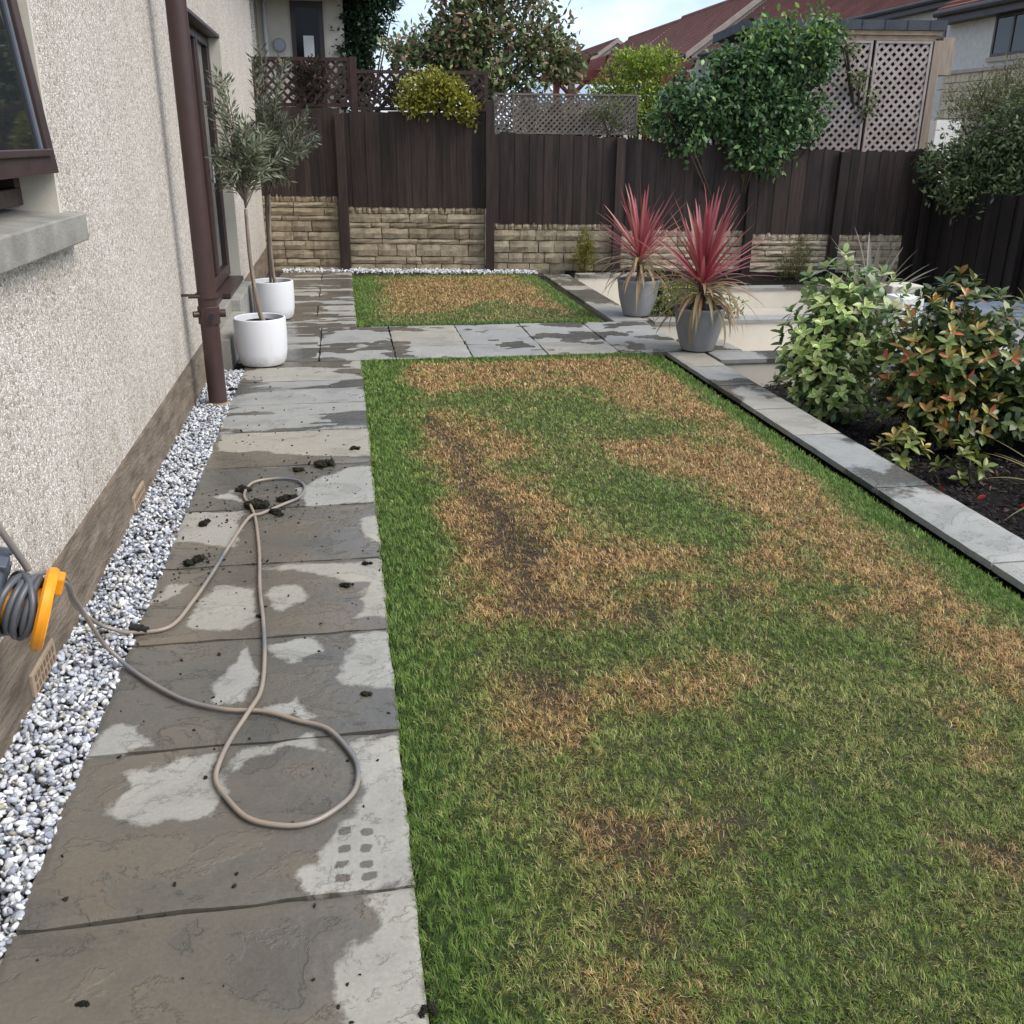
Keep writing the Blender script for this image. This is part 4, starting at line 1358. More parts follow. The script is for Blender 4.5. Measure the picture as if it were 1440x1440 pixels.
def strap_mesh(name, L, W, bend, base, tip, edge, n=9, p=1.6):
    V, C, F = [], [], []
    x = z = 0.0
    for i in range(n + 1):
        t = i / n
        w = W * .5 * min(1, (.55 + t * 1.6)) * (1 - t ** 3.2) + .0006
        a = bend * t ** p
        m = tuple(q1 * (1 - t) + q2 * t for q1, q2 in zip(base, tip))
        ca, sa = math.cos(a), math.sin(a)
        V += [(x - .35 * w * ca, -w, z + .35 * w * sa), (x, 0, z), (x - .35 * w * ca, w, z + .35 * w * sa)]
        C += [tuple(.5 * (u1 + u2) for u1, u2 in zip(edge, m)), m, tuple(.5 * (u1 + u2) for u1, u2 in zip(edge, m))]
        x += math.sin(a) * L / n; z += math.cos(a) * L / n
    for i in range(n):
        for k_ in range(2):
            a = i * 3 + k_
            F.append((a, a + 1, a + 4, a + 3))
    return np_mesh(name, V, [F], np.array(C), smooth=True)

def place(name, me, parent, mat, pos, D, N, s=1.0):
    D = Vector(D).normalized()
    N = Vector(N)
    N = (N - D * N.dot(D))
    N = N.normalized() if N.length > 1e-6 else D.orthogonal().normalized()
    S = D.cross(N)
    o = bpy.data.objects.new(name, me)
    if not me.materials:
        me.materials.append(mat)
    COL.objects.link(o)
    o.parent = parent
    p = Vector(pos) - wloc(parent)
    o.matrix_basis = Matrix(((N.x * s, S.x * s, D.x * s, p.x), (N.y * s, S.y * s, D.y * s, p.y), (N.z * s, S.z * s, D.z * s, p.z), (0, 0, 0, 1)))
    return o

# white pots
def white_pot(x, y, label):
    t = thing('plant_pot', label, 'plant pot', (x, y, 0), 'round white pots holding the olive trees')
    prof = [(.0, .004), (.13, .004), (.155, .012), (.170, .04), (.181, .10), (.186, .20), (.186, .33), (.184, .343), (.176, .347), (.168, .343), (.167, .30), (.0, .30)]
    MB().lathe(prof[:11] + [(.166, .29)], (x, y, 0), 48).build('pot_body', M['pot_white'], t, smooth='angle')
    mb = MB(); mb.lathe([(.166, .30), (.10, .318), (.0, .322)], (x, y, 0), 24)
    mb.build('compost', M['soil'], t, smooth=True)
    return t
white_pot(-.635, 7.14, 'white glazed round pot standing nearest the brown downpipe')
white_pot(-.665, 9.08, 'white glazed round pot farther off, half hidden behind the other white pot')

OLP = [(.155, .185, .11, 4), (.24, .265, .18, 3), (.08, .10, .055, 2), (.34, .36, .26, 1.3), (.11, .10, .06, .6)]
def olive(base, fork, head, label, n_br, spread, sprigs, lean=(0, 0), stake=None, dens=26, zlow=-.12, pal=OLP, flat=1.0):
    x, y, z = base
    t = thing('olive_tree', label, 'olive tree', base, 'potted olive trees beside the house')
    f = Vector(fork)
    mid = Vector(((x + f.x) / 2 - .012, (y + f.y) / 2, (z + f.z) / 2))
    mb = MB()
    mb.tube(smooth_path([(x + .03, y, z), (x + .005, y, z + .07), mid, f], 5), [.018 - .006 * i / 15 for i in range(16)], 8)
    mb.build('trunk', M['bark'], t, smooth=True)
    if stake:
        MB().tube([(x - .025, y - .01, z), (stake[0], stake[1], stake[2])], .013, 7).build('stake', M['stake'], t)
    br = MB()
    P, D = [], []
    hc = Vector(head)
    for i in range(n_br):
        d = Vector(rng.normal(size=3)); d.normalize()
        d.z = d.z * .9 + .12
        end = hc + Vector((d.x * spread[0], d.y * spread[1], d.z * spread[2])) * rng.uniform(.55, 1.05)
        if i < sprigs:
            end = hc + Vector((rng.uniform(-.6, .4) * spread[0] - .05, rng.uniform(-.4, .4) * spread[1], spread[2] * rng.uniform(1.25, 2.0)))
        if end.x < -.93: end.x = -.93
        st_ = f + (hc - f) * rng.uniform(0, .55)
        c1 = st_ + (end - st_) * .5 + Vector((0, 0, .07))
        pts = smooth_path([st_, c1, end], 5)
        br.tube(pts, [.0062 * (1 - .75 * j / len(pts)) for j in range(len(pts))], 5)
        L_ = (end - st_).length
        nl = int(L_ * dens * (3.4 if i >= sprigs else 2.2))
        for j in range(nl):
            u = (.22 + .78 * (j + rng.random()) / nl) * (len(pts) - 1)
            a = int(min(u, len(pts) - 2)); p_ = pts[a].lerp(pts[a + 1], u - a)
            tv = (pts[a + 1] - pts[a]).normalized()
            r_ = Vector(rng.normal(size=3)); r_ = (r_ - tv * r_.dot(tv)).normalized()
            P.append(p_ + r_ * rng.uniform(0, .035)); D.append(tv * .65 + r_ * rng.uniform(.5, 1.0))
    br.build('branches', M['bark'], t, smooth=True)
    P = np.array([p[:] for p in P]); D = np.array([p[:] for p in D])
    n = len(P)
    V, fc, c = leaf_geo(P, D, rng.normal(size=(n, 3)) + np.array([0, 0, .6]), rng.uniform(.045, .078, n), rng.uniform(.011, .017, n), pick(pal, n), 'diamond', .05)
    link('crown', np_mesh('crown', V - np.array(wloc(t)), fc, c), M['leaf'], t, 'stuff')
    return t
olive((-.635, 7.14, .31), (-.665, 7.15, 1.09), (-.665, 7.16, 1.40), 'slim olive tree in the nearer white pot with tall sprigs', 46, (.28, .3, .29), 6, dens=34)
olive((-.655, 9.08, .31), (-.63, 9.06, 1.09), (-.52, 9.02, 1.47), 'staked olive tree in the farther white pot with a denser round crown', 60, (.40, .36, .42), 6, stake=(-.66, 9.06, 1.10), dens=42)

# grey pots with cordylines
def grey_pot(x, y, s, label):
    t = thing('plant_pot', label, 'plant pot', (x, y, 0), 'tapered grey pots holding the cordylines')
    prof = [(.0, .004), (.115, .004), (.128, .012), (.150, .07), (.175, .16), (.190, .25), (.196, .31), (.203, .325), (.200, .342), (.186, .342), (.178, .325), (.175, .28)]
    MB().lathe([(r * s, h * s) for r, h in prof], (x, y, 0), 44).build('pot_body', M['pot_grey'], t, smooth='angle')
    MB().lathe([(.176 * s, .290 * s), (.09 * s, .30 * s), (0, .302 * s)], (x, y, 0), 20).build('compost', M['soil'], t)
grey_pot(2.745, 7.23, 1.0, 'tapered grey pot at the corner of the front lawn under the larger cordyline')
grey_pot(2.73, 8.86, 1.0, 'tapered grey pot beside the back lawn under the farther cordyline')

PINK = [((.46, .04, .08), (.46, .12, .14), (.20, .05, .06)), ((.54, .08, .115), (.46, .19, .17), (.20, .075, .075)), ((.34, .03, .055), (.36, .11, .11), (.15, .055, .05)), ((.56, .14, .16), (.50, .26, .21), (.30, .14, .11))]
TAN = [((.30, .16, .09), (.42, .30, .18), (.30, .24, .13)), ((.34, .26, .12), (.40, .30, .17), (.25, .23, .10)), ((.26, .09, .07), (.38, .25, .16), (.30, .22, .13)), ((.30, .27, .12), (.34, .22, .12), (.38, .30, .18))]
UPM = [strap_mesh('leaf', L, .036, b, *PINK[i % 4]) for i, (L, b) in enumerate([(.74, .06), (.68, .12), (.78, -.05), (.62, .22), (.70, .3), (.58, .1), (.66, .42), (.72, .18)])]
LOM = [strap_mesh('leaf', L, .032, b, *TAN[i % 4], p=1.1) for i, (L, b) in enumerate([(.52, 1.3), (.46, 1.7), (.56, 1.0), (.42, 1.9), (.50, .8), (.54, 1.5), (.40, 1.2), (.48, 2.1)])]
def cordyline(x, y, z, s, label, n_up, n_lo, stem_z):
    t = thing('cordyline', label, 'cordyline', (x, y, stem_z), 'pink cordylines in grey pots')
    MB().tube([(x, y, stem_z), (x + .01, y, (z + stem_z) / 2), (x, y, z + .04)], [.032, .03, .026], 9).build('stem', M['bark_dark'], t, smooth=True)
    ga = 2.399963
    for i in range(n_up):
        f = i / n_up
        tilt = R(3 + 70 * f ** .9 + rng.uniform(-9, 9))
        az = i * ga + rng.uniform(-.3, .3)
        d = Vector((math.sin(tilt) * math.cos(az), math.sin(tilt) * math.sin(az), math.cos(tilt)))
        nrm = Vector((math.cos(tilt) * math.cos(az), math.cos(tilt) * math.sin(az), -math.sin(tilt)))
        place('leaf', UPM[int(rng.integers(0, 8))], t, M['strap'], (x + d.x * .03, y + d.y * .03, z + .06 * (1 - f)), d, nrm, s * rng.uniform(.85, 1.06) * (1 - .15 * f))
    for i in range(n_lo):
        f = i / n_lo
        tilt = R(58 + 52 * f + rng.uniform(-8, 8))
        az = i * ga + rng.uniform(-.3, .3)
        d = Vector((math.sin(tilt) * math.cos(az), math.sin(tilt) * math.sin(az), math.cos(tilt)))
        nrm = Vector((math.cos(tilt) * math.cos(az), math.cos(tilt) * math.sin(az), -math.sin(tilt)))
        place('leaf', LOM[int(rng.integers(0, 8))], t, M['strap'], (x + d.x * .03, y + d.y * .03, z - .02 - .10 * f), d, nrm, s * rng.uniform(.8, 1.08))
cordyline(2.745, 7.23, .52, 1.0, 'larger pink cordyline with tan drooping lower leaves in the corner pot', 66, 62, .29)
cordyline(2.73, 8.86, .53, .93, 'pink cordyline farther off, in the grey pot beside the back lawn', 58, 44, .29)

# broad leaved shrubs
def rosette_shrub(name, label, cat, base, blobs, n_ros, per, meshes, tipmesh, tip_p, mat, fill_pal, n_fill, fill_L, fill_W, max_obj=295, tilt=(35, 85), view=(0, 0, 1.55), extra=()):
    t = thing(name, label, cat, base)
    c, d = in_blobs(blobs, n_ros * 3, .16)
    # farthest-point style thinning for even rosettes
    keep = [0]
    dist = np.linalg.norm(c - c[0], axis=1)
    for _ in range(n_ros - 1):
        k_ = int(np.argmax(dist)); keep.append(k_)
        dist = np.minimum(dist, np.linalg.norm(c - c[k_], axis=1))
    c, d = c[keep], d[keep]
    items = []
    stems = MB()
    for p_, o_ in list(zip(c, d)) + [(np.array(e), np.array((0, 0, 1.))) for e in extra]:
        axis = Vector(o_) * .7 + Vector((0, 0, .75)) + Vector(rng.normal(size=3)) * .15
        axis.normalize()
        b = Vector(base) + Vector((rng.uniform(-.08, .08), rng.uniform(-.08, .08), 0))
        mid = b.lerp(Vector(p_), .5) + Vector((0, 0, .04))
        if rng.random() < .22:
            stems.tube(smooth_path([b, mid, Vector(p_)], 4), [.009 - .0012 * j * .6 for j in range(9)], 5, caps=False)
        u = axis.orthogonal().normalized(); w = axis.cross(u)
        tip = rng.random() < tip_p
        a0 = rng.uniform(0, 6.28)
        for j in range(per):
            a = a0 + j * 2.399963
            fr = j / per
            tl = R(tilt[0] + (tilt[1] - tilt[0]) * (1 - fr) + rng.uniform(-10, 10))
            rad = u * math.cos(a) + w * math.sin(a)
            D = axis * math.cos(tl) + rad * math.sin(tl)
            N = axis * math.sin(tl) - rad * math.cos(tl)
            s_ = rng.uniform(.75, 1.15) * (.65 + .35 * (1 - fr))
            me = tipmesh[int(rng.integers(0, len(tipmesh)))] if (tip and fr > .34) else meshes[int(rng.integers(0, len(meshes)))]
            items.append((Vector(p_) + axis * (.03 * fr - .015), D, N, s_, me))
    v = Vector(view)
    items.sort(key=lambda q_: (q_[0] - v).length)
    for p_, D, N, s_, me in items[:max_obj]:
        place('leaf', me, t, mat, p_, D, N, s_)
    stems.build('stems', M['bark_dark'], t, smooth=True)
    rest = items[max_obj:]
    P = [q_[0][:] for q_ in rest]; Ds = [q_[1][:] for q_ in rest]; Ns = [q_[2][:] for q_ in rest]
    c2, d2 = in_blobs(blobs, n_fill, .55)
    c2 = b0 = np.array(base) + (c2 - np.array(base)) * .86
    P = np.array(P + [tuple(q_) for q_ in c2]); n = len(P)
    Ds = np.array(Ds + [tuple(q_) for q_ in (d2 + rng.normal(size=(n_fill, 3)) * .8)])
    Ns = np.array(Ns + [tuple(q_) for q_ in (rng.normal(size=(n_fill, 3)) * .6 + np.array([0, 0, 1]))])
    V, fc, cc = leaf_geo(P, Ds, Ns, fill_L * rng.uniform(.7, 1.15, n), fill_W * rng.uniform(.8, 1.1, n), pick(fill_pal, n), 'leaf', .12)
    link('foliage', np_mesh('foliage', V - np.array(wloc(t)), fc, cc), mat, t, 'stuff')
    return t
VAR = [leaf_mesh('leaf', .078, .043, .10, .16, (.30, .44, .10), (.90, .88, .44)), leaf_mesh('leaf', .084, .045, .16, .22, (.46, .58, .16), (.93, .91, .50)), leaf_mesh('leaf', .070, .041, .08, .1, (.50, .60, .20), (.84, .84, .45)), leaf_mesh('leaf', .078, .042, .12, .18, (.24, .38, .09), (.80, .80, .38))]
VTIP = [leaf_mesh('leaf', .082, .042, .2, .1, (.46, .54, .18), (.80, .78, .44)), leaf_mesh('leaf', .076, .040, .2, .05, (.36, .46, .15), (.74, .72, .38))]
rosette_shrub('variegated_shrub', 'rounded shrub with cream edged green leaves in the sunken bed', 'shrub', (3.17, 5.92, -.2),
              [(3.18, 5.88, .32, .36, .36, .36), (3.40, 6.0, .45, .34, .34, .34), (3.05, 5.86, .14, .25, .28, .24), (3.22, 5.78, .08, .34, .3, .26), (3.2, 5.95, .66, .22, .22, .17)],
              165, 7, VAR, VTIP, .6, M['leaf_gloss'], [(.12, .21, .06, 3), (.26, .36, .12, 2), (.52, .54, .26, 2)], 1500, .085, .044, extra=[(3.19, 5.9, .88), (3.24, 5.92, .80)])
PHO = [leaf_mesh('leaf', .080, .041, .12, .14, (.14, .20, .045), (.16, .21, .05)), leaf_mesh('leaf', .084, .043, .14, .2, (.17, .22, .05), (.20, .24, .055)), leaf_mesh('leaf', .074, .038, .1, .1, (.24, .26, .06), (.28, .25, .06)), leaf_mesh('leaf', .078, .040, .1, .18, (.09, .145, .042)), leaf_mesh('leaf', .076, .039, .1, .18, (.19, .25, .07), (.22, .26, .07))]
PTIP = [leaf_mesh('leaf', .088, .037, .22, .05, (.42, .27, .06), (.44, .20, .05), tipcol=(.46, .17, .05)), leaf_mesh('leaf', .084, .036, .2, .08, (.40, .31, .08), (.42, .27, .08)), leaf_mesh('leaf', .080, .037, .22, .0, (.50, .13, .06), (.46, .09, .05)), leaf_mesh('leaf', .084, .037, .2, .1, (.38, .35, .09)), leaf_mesh('leaf', .084, .036, .2, .1, (.34, .22, .06))]
rosette_shrub('photinia_bush', 'bushy shrub with orange and red new leaf tips in the sunken bed', 'shrub', (3.55, 5.15, -.2),
              [(3.45, 5.2, .36, .32, .36, .34), (3.84, 5.2, .36, .40, .40, .36), (3.58, 5.15, .08, .40, .36, .26), (3.98, 5.1, .12, .34, .36, .26), (3.66, 5.3, .60, .24, .25, .20), (4.2, 5.0, .2, .3, .34, .3)],
              280, 7, PHO, PTIP, .85, M['leaf_gloss'], [(.055, .09, .026, 3), (.10, .14, .038, 3), (.20, .22, .055, 1.6), (.30, .17, .05, .4)], 2600, .088, .042, extra=[(3.60, 5.25, .83), (3.42, 5.2, .68)])
rosette_shrub('photinia_shoot', 'small low shoot with bronze tips between coping and bushy shrub', 'shrub', (3.05, 4.72, -.2),
              [(3.05, 4.72, -.06, .12, .14, .12)], 9, 7, PHO[1:3], PTIP[1:2], .5, M['leaf_gloss'], [(.1, .14, .04, 3)], 20, .07, .03)
rosette_shrub('photinia_shoot', 'small low shoot of yellow green leaves at the front foot of the bushy shrub', 'shrub', (3.32, 4.48, -.2),
              [(3.36, 4.58, -.10, .14, .12, .10)], 7, 7, PHO[1:3], PTIP[1:2], .3, M['leaf_gloss'], [(.1, .14, .04, 3)], 20, .07, .03)

# phormium
PHM = [strap_mesh('leaf', L, .045, b, (.13, .12, .09), (.26, .23, .18), (.33, .30, .24)) for L, b in ((.62, .15), (.7, .3), (.55, .5), (.66, .05))]
t = thing('phormium', 'grey bronze sword leaved phormium by the white block', 'phormium', (5.45, 9.5, -.3))
for i in range(24):
    az = i * 2.4; tl = R(12 + 50 * (i / 24) + rng.uniform(-6, 6))
    d = Vector((math.sin(tl) * math.cos(az), math.sin(tl) * math.sin(az), math.cos(tl)))
    nrm = Vector((math.cos(tl) * math.cos(az), math.cos(tl) * math.sin(az), -math.sin(tl)))
    place('leaf', PHM[i % 4], t, M['strap'], (5.5 + d.x * .04, 9.5 + d.y * .04, -.10), d, nrm, rng.uniform(1.0, 1.35))
# lily leaves at the bed's near end
LIM = [strap_mesh('leaf', L, .020, b, (.14, .12, .05), (.26, .22, .09), (.22, .2, .08)) for L, b in ((.62, .5), (.55, .9), (.7, .3))]
t = thing('strappy_plant', 'low plant with long drying straps on the mulch at the right edge', 'plant', (3.72, 4.05, -.2))
for i in range(22):
    az = R(115) + rng.uniform(-1.4, 1.4); tl = R(rng.uniform(35, 78))
    d = Vector((math.sin(tl) * math.cos(az), math.sin(tl) * math.sin(az), math.cos(tl)))
    nrm = Vector((math.cos(tl) * math.cos(az), math.cos(tl) * math.sin(az), -math.sin(tl)))
    place('leaf', LIM[i % 3], t, M['strap'], (3.72, 4.05, -.19), d, nrm, rng.uniform(.7, 1.1))
# fallen red leaves on the mulch
RED = leaf_mesh('leaf', .06, .026, .1, .1, (.40, .035, .035))
for i, (x, y, lab) in enumerate([(3.22, 4.22, 'fallen red leaf on the mulch near the coping joint'), (3.38, 4.10, 'bright crimson leaf fallen on the mulch beyond the coping'), (3.12, 4.36, 'small dull red leaf fallen on mulch below the low shoots')]):
    me = RED
    o = bpy.data.objects.new('fallen_leaf', me)
    if not me.materials: me.materials.append(M['leaf_gloss'])
    COL.objects.link(o)
    o.location = (x, y, -.185); o.rotation_euler = (R(85), R(rng.uniform(-15, 15)), rng.uniform(0, 6))
    tag(o, lab, 'leaf', 'red leaves fallen on the mulch')

# small shrubs along the back wall
def bush(name, label, base, blobs, n_cl, per, clr, L, W, pal, cat='shrub', mat='leaf', stem=True, up=.4, top=None, shape='diamond', out=.6, shell=.45):
    t = thing(name, label, cat, base)
    if stem:
        mb = MB()
        b0 = Vector(base)
        for i, bl in enumerate(blobs):
            c = Vector(bl[:3])
            for k_ in range(3):
                e = c + Vector(rng.normal(size=3)) * min(bl[3:]) * .5
                mb.tube(smooth_path([b0, b0.lerp(e, .5) + Vector((0, 0, .05)), e], 4), [.02 * min(1, (c - b0).length) * (1 - .07 * j) for j in range(9)], 6, caps=False)
        mb.build('stems', M['bark_dark'], t, smooth=True)
    crown('foliage', t, blobs, n_cl, per, clr, L, W, pal, M[mat], up, out, shape, shell, top, 'stuff')
    return t
GOLD = [(.25, .25, .035, 3), (.17, .19, .03, 2), (.33, .31, .06, 1.5)]
bush('golden_conifer', 'small golden green conifer against the stone wall beside a cordyline', (2.98, 12.02, -.02), [(2.98, 12.0, .18, .17, .15, .18), (2.98, 12.02, .38, .11, .1, .18)], 150, 14, .022, .03, .012, GOLD)
bush('feathery_shrub', 'small feathery olive shrub before the pale stone section', (5.6, 11.55, -.12), [(5.58, 11.55, .08, .25, .18, .2), (5.62, 11.55, .25, .2, .15, .18)], 130, 14, .03, .05, .006, [(.14, .15, .05, 3), (.20, .19, .08, 2), (.10, .10, .04, 1)], up=.9)
bush('ground_cover', 'dark green leafy ground cover behind the farther grey pot', (2.98, 9.1, -.35), [(2.98, 9.25, -.12, .28, .4, .16), (3.2, 9.1, -.1, .3, .35, .18)], 110, 14, .05, .06, .024, [(.05, .09, .025, 3), (.08, .13, .03, 2)], cat='plant', up=.5, shape='leaf')
bush('lime_shrub', 'lime green loose shrub between the two cordylines', (3.25, 8.95, -.3), [(3.3, 8.92, .02, .36, .3, .22), (3.12, 8.9, .22, .2, .2, .2), (3.75, 8.9, -.05, .22, .15, .14)], 130, 14, .05, .055, .018, [(.22, .26, .04, 3), (.15, .19, .035, 2), (.3, .3, .07, 1)], up=.6)

# climber over the back fence
CLP = [(.068, .135, .050, 4), (.11, .195, .072, 3), (.19, .29, .10, 1.8), (.030, .068, .030, 2.4)]
bush('climber', 'large dense dark green climber spilling over the fence before the trellised summerhouse', (5.0, 12.3, .2),
     [(4.45, 11.98, 1.98, .60, .36, .40), (5.1, 11.92, 1.94, .62, .38, .46), (5.58, 11.95, 2.55, .40, .36, .36), (5.2, 12.0, 2.5, .48, .3, .42), (4.1, 12.0, 1.75, .38, .28, .30), (5.05, 11.8, 1.50, .50, .24, .18), (5.6, 11.88, 1.85, .34, .28, .45), (5.86, 12.0, 2.8, .20, .2, .14), (4.8, 12.02, 2.42, .4, .3, .25)] + [(a_, 11.9, z_, .08, .06, .09) for a_, z_ in ((4.5, 2.42), (4.95, 2.66), (5.4, 2.92), (5.75, 2.94), (6.0, 2.88), (3.85, 2.0))] + [(rng.uniform(4.2, 5.7), 11.72, rng.uniform(1.3, 1.55), .08, .06, .14) for z_ in range(6)],
     820, 17, .062, .080, .044, CLP, cat='climber', mat='leaf', up=-.25, shape='leaf', top=(.80, [(.15, .25, .06, 3), (.21, .33, .07, 1), (.09, .17, .055, 2)]))
bush('climber_spray', 'thin pale spray of leaves hanging over the pinkish trellis', (6.85, 12.75, 1.6), [(6.72, 12.58, 2.32, .13, .06, .14), (6.86, 12.56, 2.02, .12, .06, .22), (6.45, 12.6, 2.72, .25, .08, .1)], 34, 12, .05, .06, .028, [(.12, .16, .06, 2), (.20, .22, .09, 1)], cat='climber', up=-.2, shape='leaf')
bush('trellis_vine', 'sparse vine on the grey trellis left of the dark climber', (3.3, 12.25, 1.6), [(3.35, 12.2, 1.85, .14, .05, .14), (3.1, 12.2, 1.9, .2, .05, .09)], 18, 12, .035, .045, .02, [(.09, .13, .04, 2), (.13, .17, .05, 1)], cat='vine', shape='leaf')
bush('golden_shrub', 'golden yellow shrub spilling over the dark fence below the left trellis', (1.15, 12.95, 1.2), [(1.10, 12.40, 2.14, .34, .16, .18), (1.35, 12.36, 2.02, .26, .14, .17), (1.56, 12.34, 1.86, .12, .1, .13), (.95, 12.42, 1.98, .25, .12, .12)], 230, 16, .04, .06, .03, [(.27, .26, .035, 3), (.17, .19, .03, 2), (.36, .33, .05, 1)], shape='leaf', up=.3)
bush('lime_hedge', 'bright lime green clipped shrub in front of the red roofs', (4.5, 15, .5), [(4.35, 15, 2.60, .42, .4, .22), (4.75, 15, 2.65, .36, .35, .2), (4.5, 14.9, 2.2, .5, .4, .3), (4.0, 14.9, 2.2, .3, .3, .25), (4.6, 14.6, 1.85, .5, .4, .3)], 520, 15, .05, .06, .028, [(.24, .32, .04, 3), (.36, .43, .07, 2), (.13, .19, .035, 2)], shape='leaf', up=.6)

bush('dark_shrub', 'dark brown leaved shrub showing through the left trellises', (-.3, 12.95, 1.0), [(-.36, 12.85, 2.1, .22, .1, .3), (-.2, 12.82, 2.25, .2, .08, .2), (.75, 12.72, 2.08, .4, .1, .16), (1.7, 12.62, 2.08, .16, .08, .2)], 160, 14, .04, .07, .022, [(.030, .026, .022, 3), (.05, .05, .035, 2), (.06, .03, .03, 1)], up=.5)
bush('privet_hedge', 'dull green brown hedge filling the view behind the grey trellis', (2.7, 12.9, .8), [(2.3, 12.75, 1.75, .5, .2, .3), (3.2, 12.65, 1.75, .55, .2, .3), (2.75, 12.7, 1.7, .6, .2, .28)], 300, 16, .06, .06, .028, [(.05, .06, .03, 3), (.08, .08, .045, 2), (.09, .065, .05, 2)], shape='leaf')

def tree(label, base, blobs, trunk_r, n_cl, per, clr, L, W, pal, mat='leaf', shell=.45, top=None, shape='leaf', name='tree', twig=26, up=.2):
    t = thing(name, label, 'tree', base)
    b0 = Vector(base)
    cz = np.mean([b[2] for b in blobs])
    fork = b0 + Vector((0, 0, (cz - b0.z) * .55))
    MB().tube([b0, b0.lerp(fork, .5) + Vector((.04, 0, 0)), fork], [trunk_r, trunk_r * .8, trunk_r * .6], 9).build('trunk', M['bark_dark'], t, smooth=True)
    br = MB()
    c, d = in_blobs(blobs, twig, .3)
    for p_ in c:
        p_ = Vector(p_)
        m = fork.lerp(p_, .5) + Vector((0, 0, .12))
        br.tube(smooth_path([fork, m, p_], 4), [trunk_r * .45 * (1 - .1 * j) for j in range(9)], 5, caps=False)
    br.build('branches', M['bark_dark'], t, smooth=True)
    crown('crown', t, blobs, n_cl, per, clr, L, W, pal, M[mat], up, .6, shape, shell, top, 'stuff')
    return t
tree('airy red and green leaved tree against the sky behind the fence', (2.0, 14.4, .3),
     [(2.0, 14.3, 2.9, .80, .6, .50), (1.35, 14.3, 2.65, .55, .5, .38), (2.75, 14.3, 2.8, .52, .5, .5), (1.75, 14.3, 3.5, .65, .5, .45), (2.4, 14.3, 3.55, .6, .5, .4), (2.1, 14.2, 2.35, .85, .5, .28), (.95, 14.3, 2.62, .3, .3, .18), (3.1, 14.3, 2.6, .3, .4, .3), (1.7, 14.2, 2.7, .5, .4, .4)],
     .035, 1100, 11, .085, .100, .046, [(.10, .145, .055, 4), (.20, .25, .10, 3.4), (.30, .17, .11, 1.7), (.42, .28, .21, 1.2), (.32, .35, .17, 2.2)], shell=.66, top=None, twig=22)
tree('dark evergreen beside the cream house on the left', (.6, 20.3, -.3), [(.55, 20.2, 3.7, .5, .4, .75), (.42, 20.1, 3.0, .3, .3, .35), (.85, 20.2, 4.3, .5, .4, .5), (.3, 20.1, 2.5, .35, .3, .5)], .05, 620, 15, .08, .11, .05, [(.03, .062, .03, 3), (.05, .095, .042, 2), (.018, .04, .02, 2)], mat='leaf', twig=8)
tree('olive green bushy tree leaning over the black side fence', (7.75, 10.9, -.4),
     [(7.5, 10.7, 1.35, .55, .6, .45), (7.75, 10.4, 1.75, .5, .5, .45), (7.15, 10.9, 1.3, .35, .4, .28), (7.9, 10.2, 1.3, .4, .5, .4), (7.1, 10.6, 1.05, .30, .3, .16), (7.45, 10.3, 1.05, .35, .3, .2)],
     .05, 900, 15, .075, .075, .032, [(.06, .095, .04, 3), (.10, .14, .055, 3), (.17, .20, .08, 2), (.24, .25, .11, 1)], up=.1, shell=.5, name='leafy_tree', twig=14)
tree('fine leaved yellowish bamboo like shrub before the grey house', (8.3, 11.2, -.4),
     [(8.05, 11.1, 2.05, .5, .4, .42), (7.6, 11.2, 1.95, .4, .4, .3), (8.5, 11.0, 2.2, .4, .4, .5)],
     .02, 420, 13, .09, .09, .013, [(.20, .21, .09, 3), (.28, .28, .13, 2), (.13, .14, .06, 1)], up=.5, shell=.6, name='bamboo', shape='diamond')

# ------------------------------------------------------------------ hose and reel
HZ = .011
P1 = [(-.835, 2.475, .515), (-.80, 2.53, .47)] + B1
ground_pts = []
for i, (x, y) in enumerate(HOSE):
    ground_pts.append((x, y, HZ))
G1 = ground_pts[4:]
main = [(-.835, 2.29, .525), (-.82, 2.42, .49)] + B1 + G1
# lift where the hose crosses itself
main = main[:-5] + B2[::-1] + [(-.845, 2.40, .46), (-.86, 2.30, .41)]
pts = []
for i, p_ in enumerate(main):
    x, y, z = p_
    pts.append([x, y, z])
for a in range(len(B1) + 2, len(pts) - len(B2) - 2):
    for b_ in range(len(B1) + 2, len(pts) - len(B2) - 2):
        if a - b_ > 4:
            dd = math.hypot(pts[a][0] - pts[b_][0], pts[a][1] - pts[b_][1])
            if dd < .07:
                pts[a][2] = max(pts[a][2], .024)
sp = smooth_path([(x + rng.normal() * .0025, y + rng.normal() * .0025, z) for x, y, z in pts], 7)
hose = MB().tube(sp, .0068, 10).build('garden_hose', M['hose'], None, smooth=True)
tag(hose, 'grey brown garden hose looping along the wet paving', 'hose')
HRAD = .0088
RC = (2.27, .480)
coil = MB()
for i, (xo, rr, tl) in enumerate([(-.862, .063, .015), (-.848, .066, -.015), (-.834, .069, .02), (-.820, .066, -.02), (-.806, .070, .01), (-.85, .074, .03), (-.835, .077, -.035), (-.818, .076, .02)]):
    cp = []
    for k_ in range(33):
        a = 2 * math.pi * k_ / 32
        cp.append((xo + tl * math.cos(a), RC[0] + rr * math.cos(a), RC[1] + rr * math.sin(a)))
    coil.tube(cp, HRAD, 9, caps=False)
coil.build('coil', M['hose_grey'], hose, smooth=True)
up = MB()
up.tube(smooth_path([(-.81, 2.30, .555), (-.82, 2.285, .60), (-.860, 2.23, .765), (-.92, 2.13, 1.05)], 6), HRAD, 9)
up.tube(smooth_path([(-.885, 2.29, .545), (-.875, 2.285, .60), (-.89, 2.25, .74), (-.94, 2.16, 1.05)], 6), HRAD, 9)
up.build('feed_length', M['hose'], hose, smooth=True)
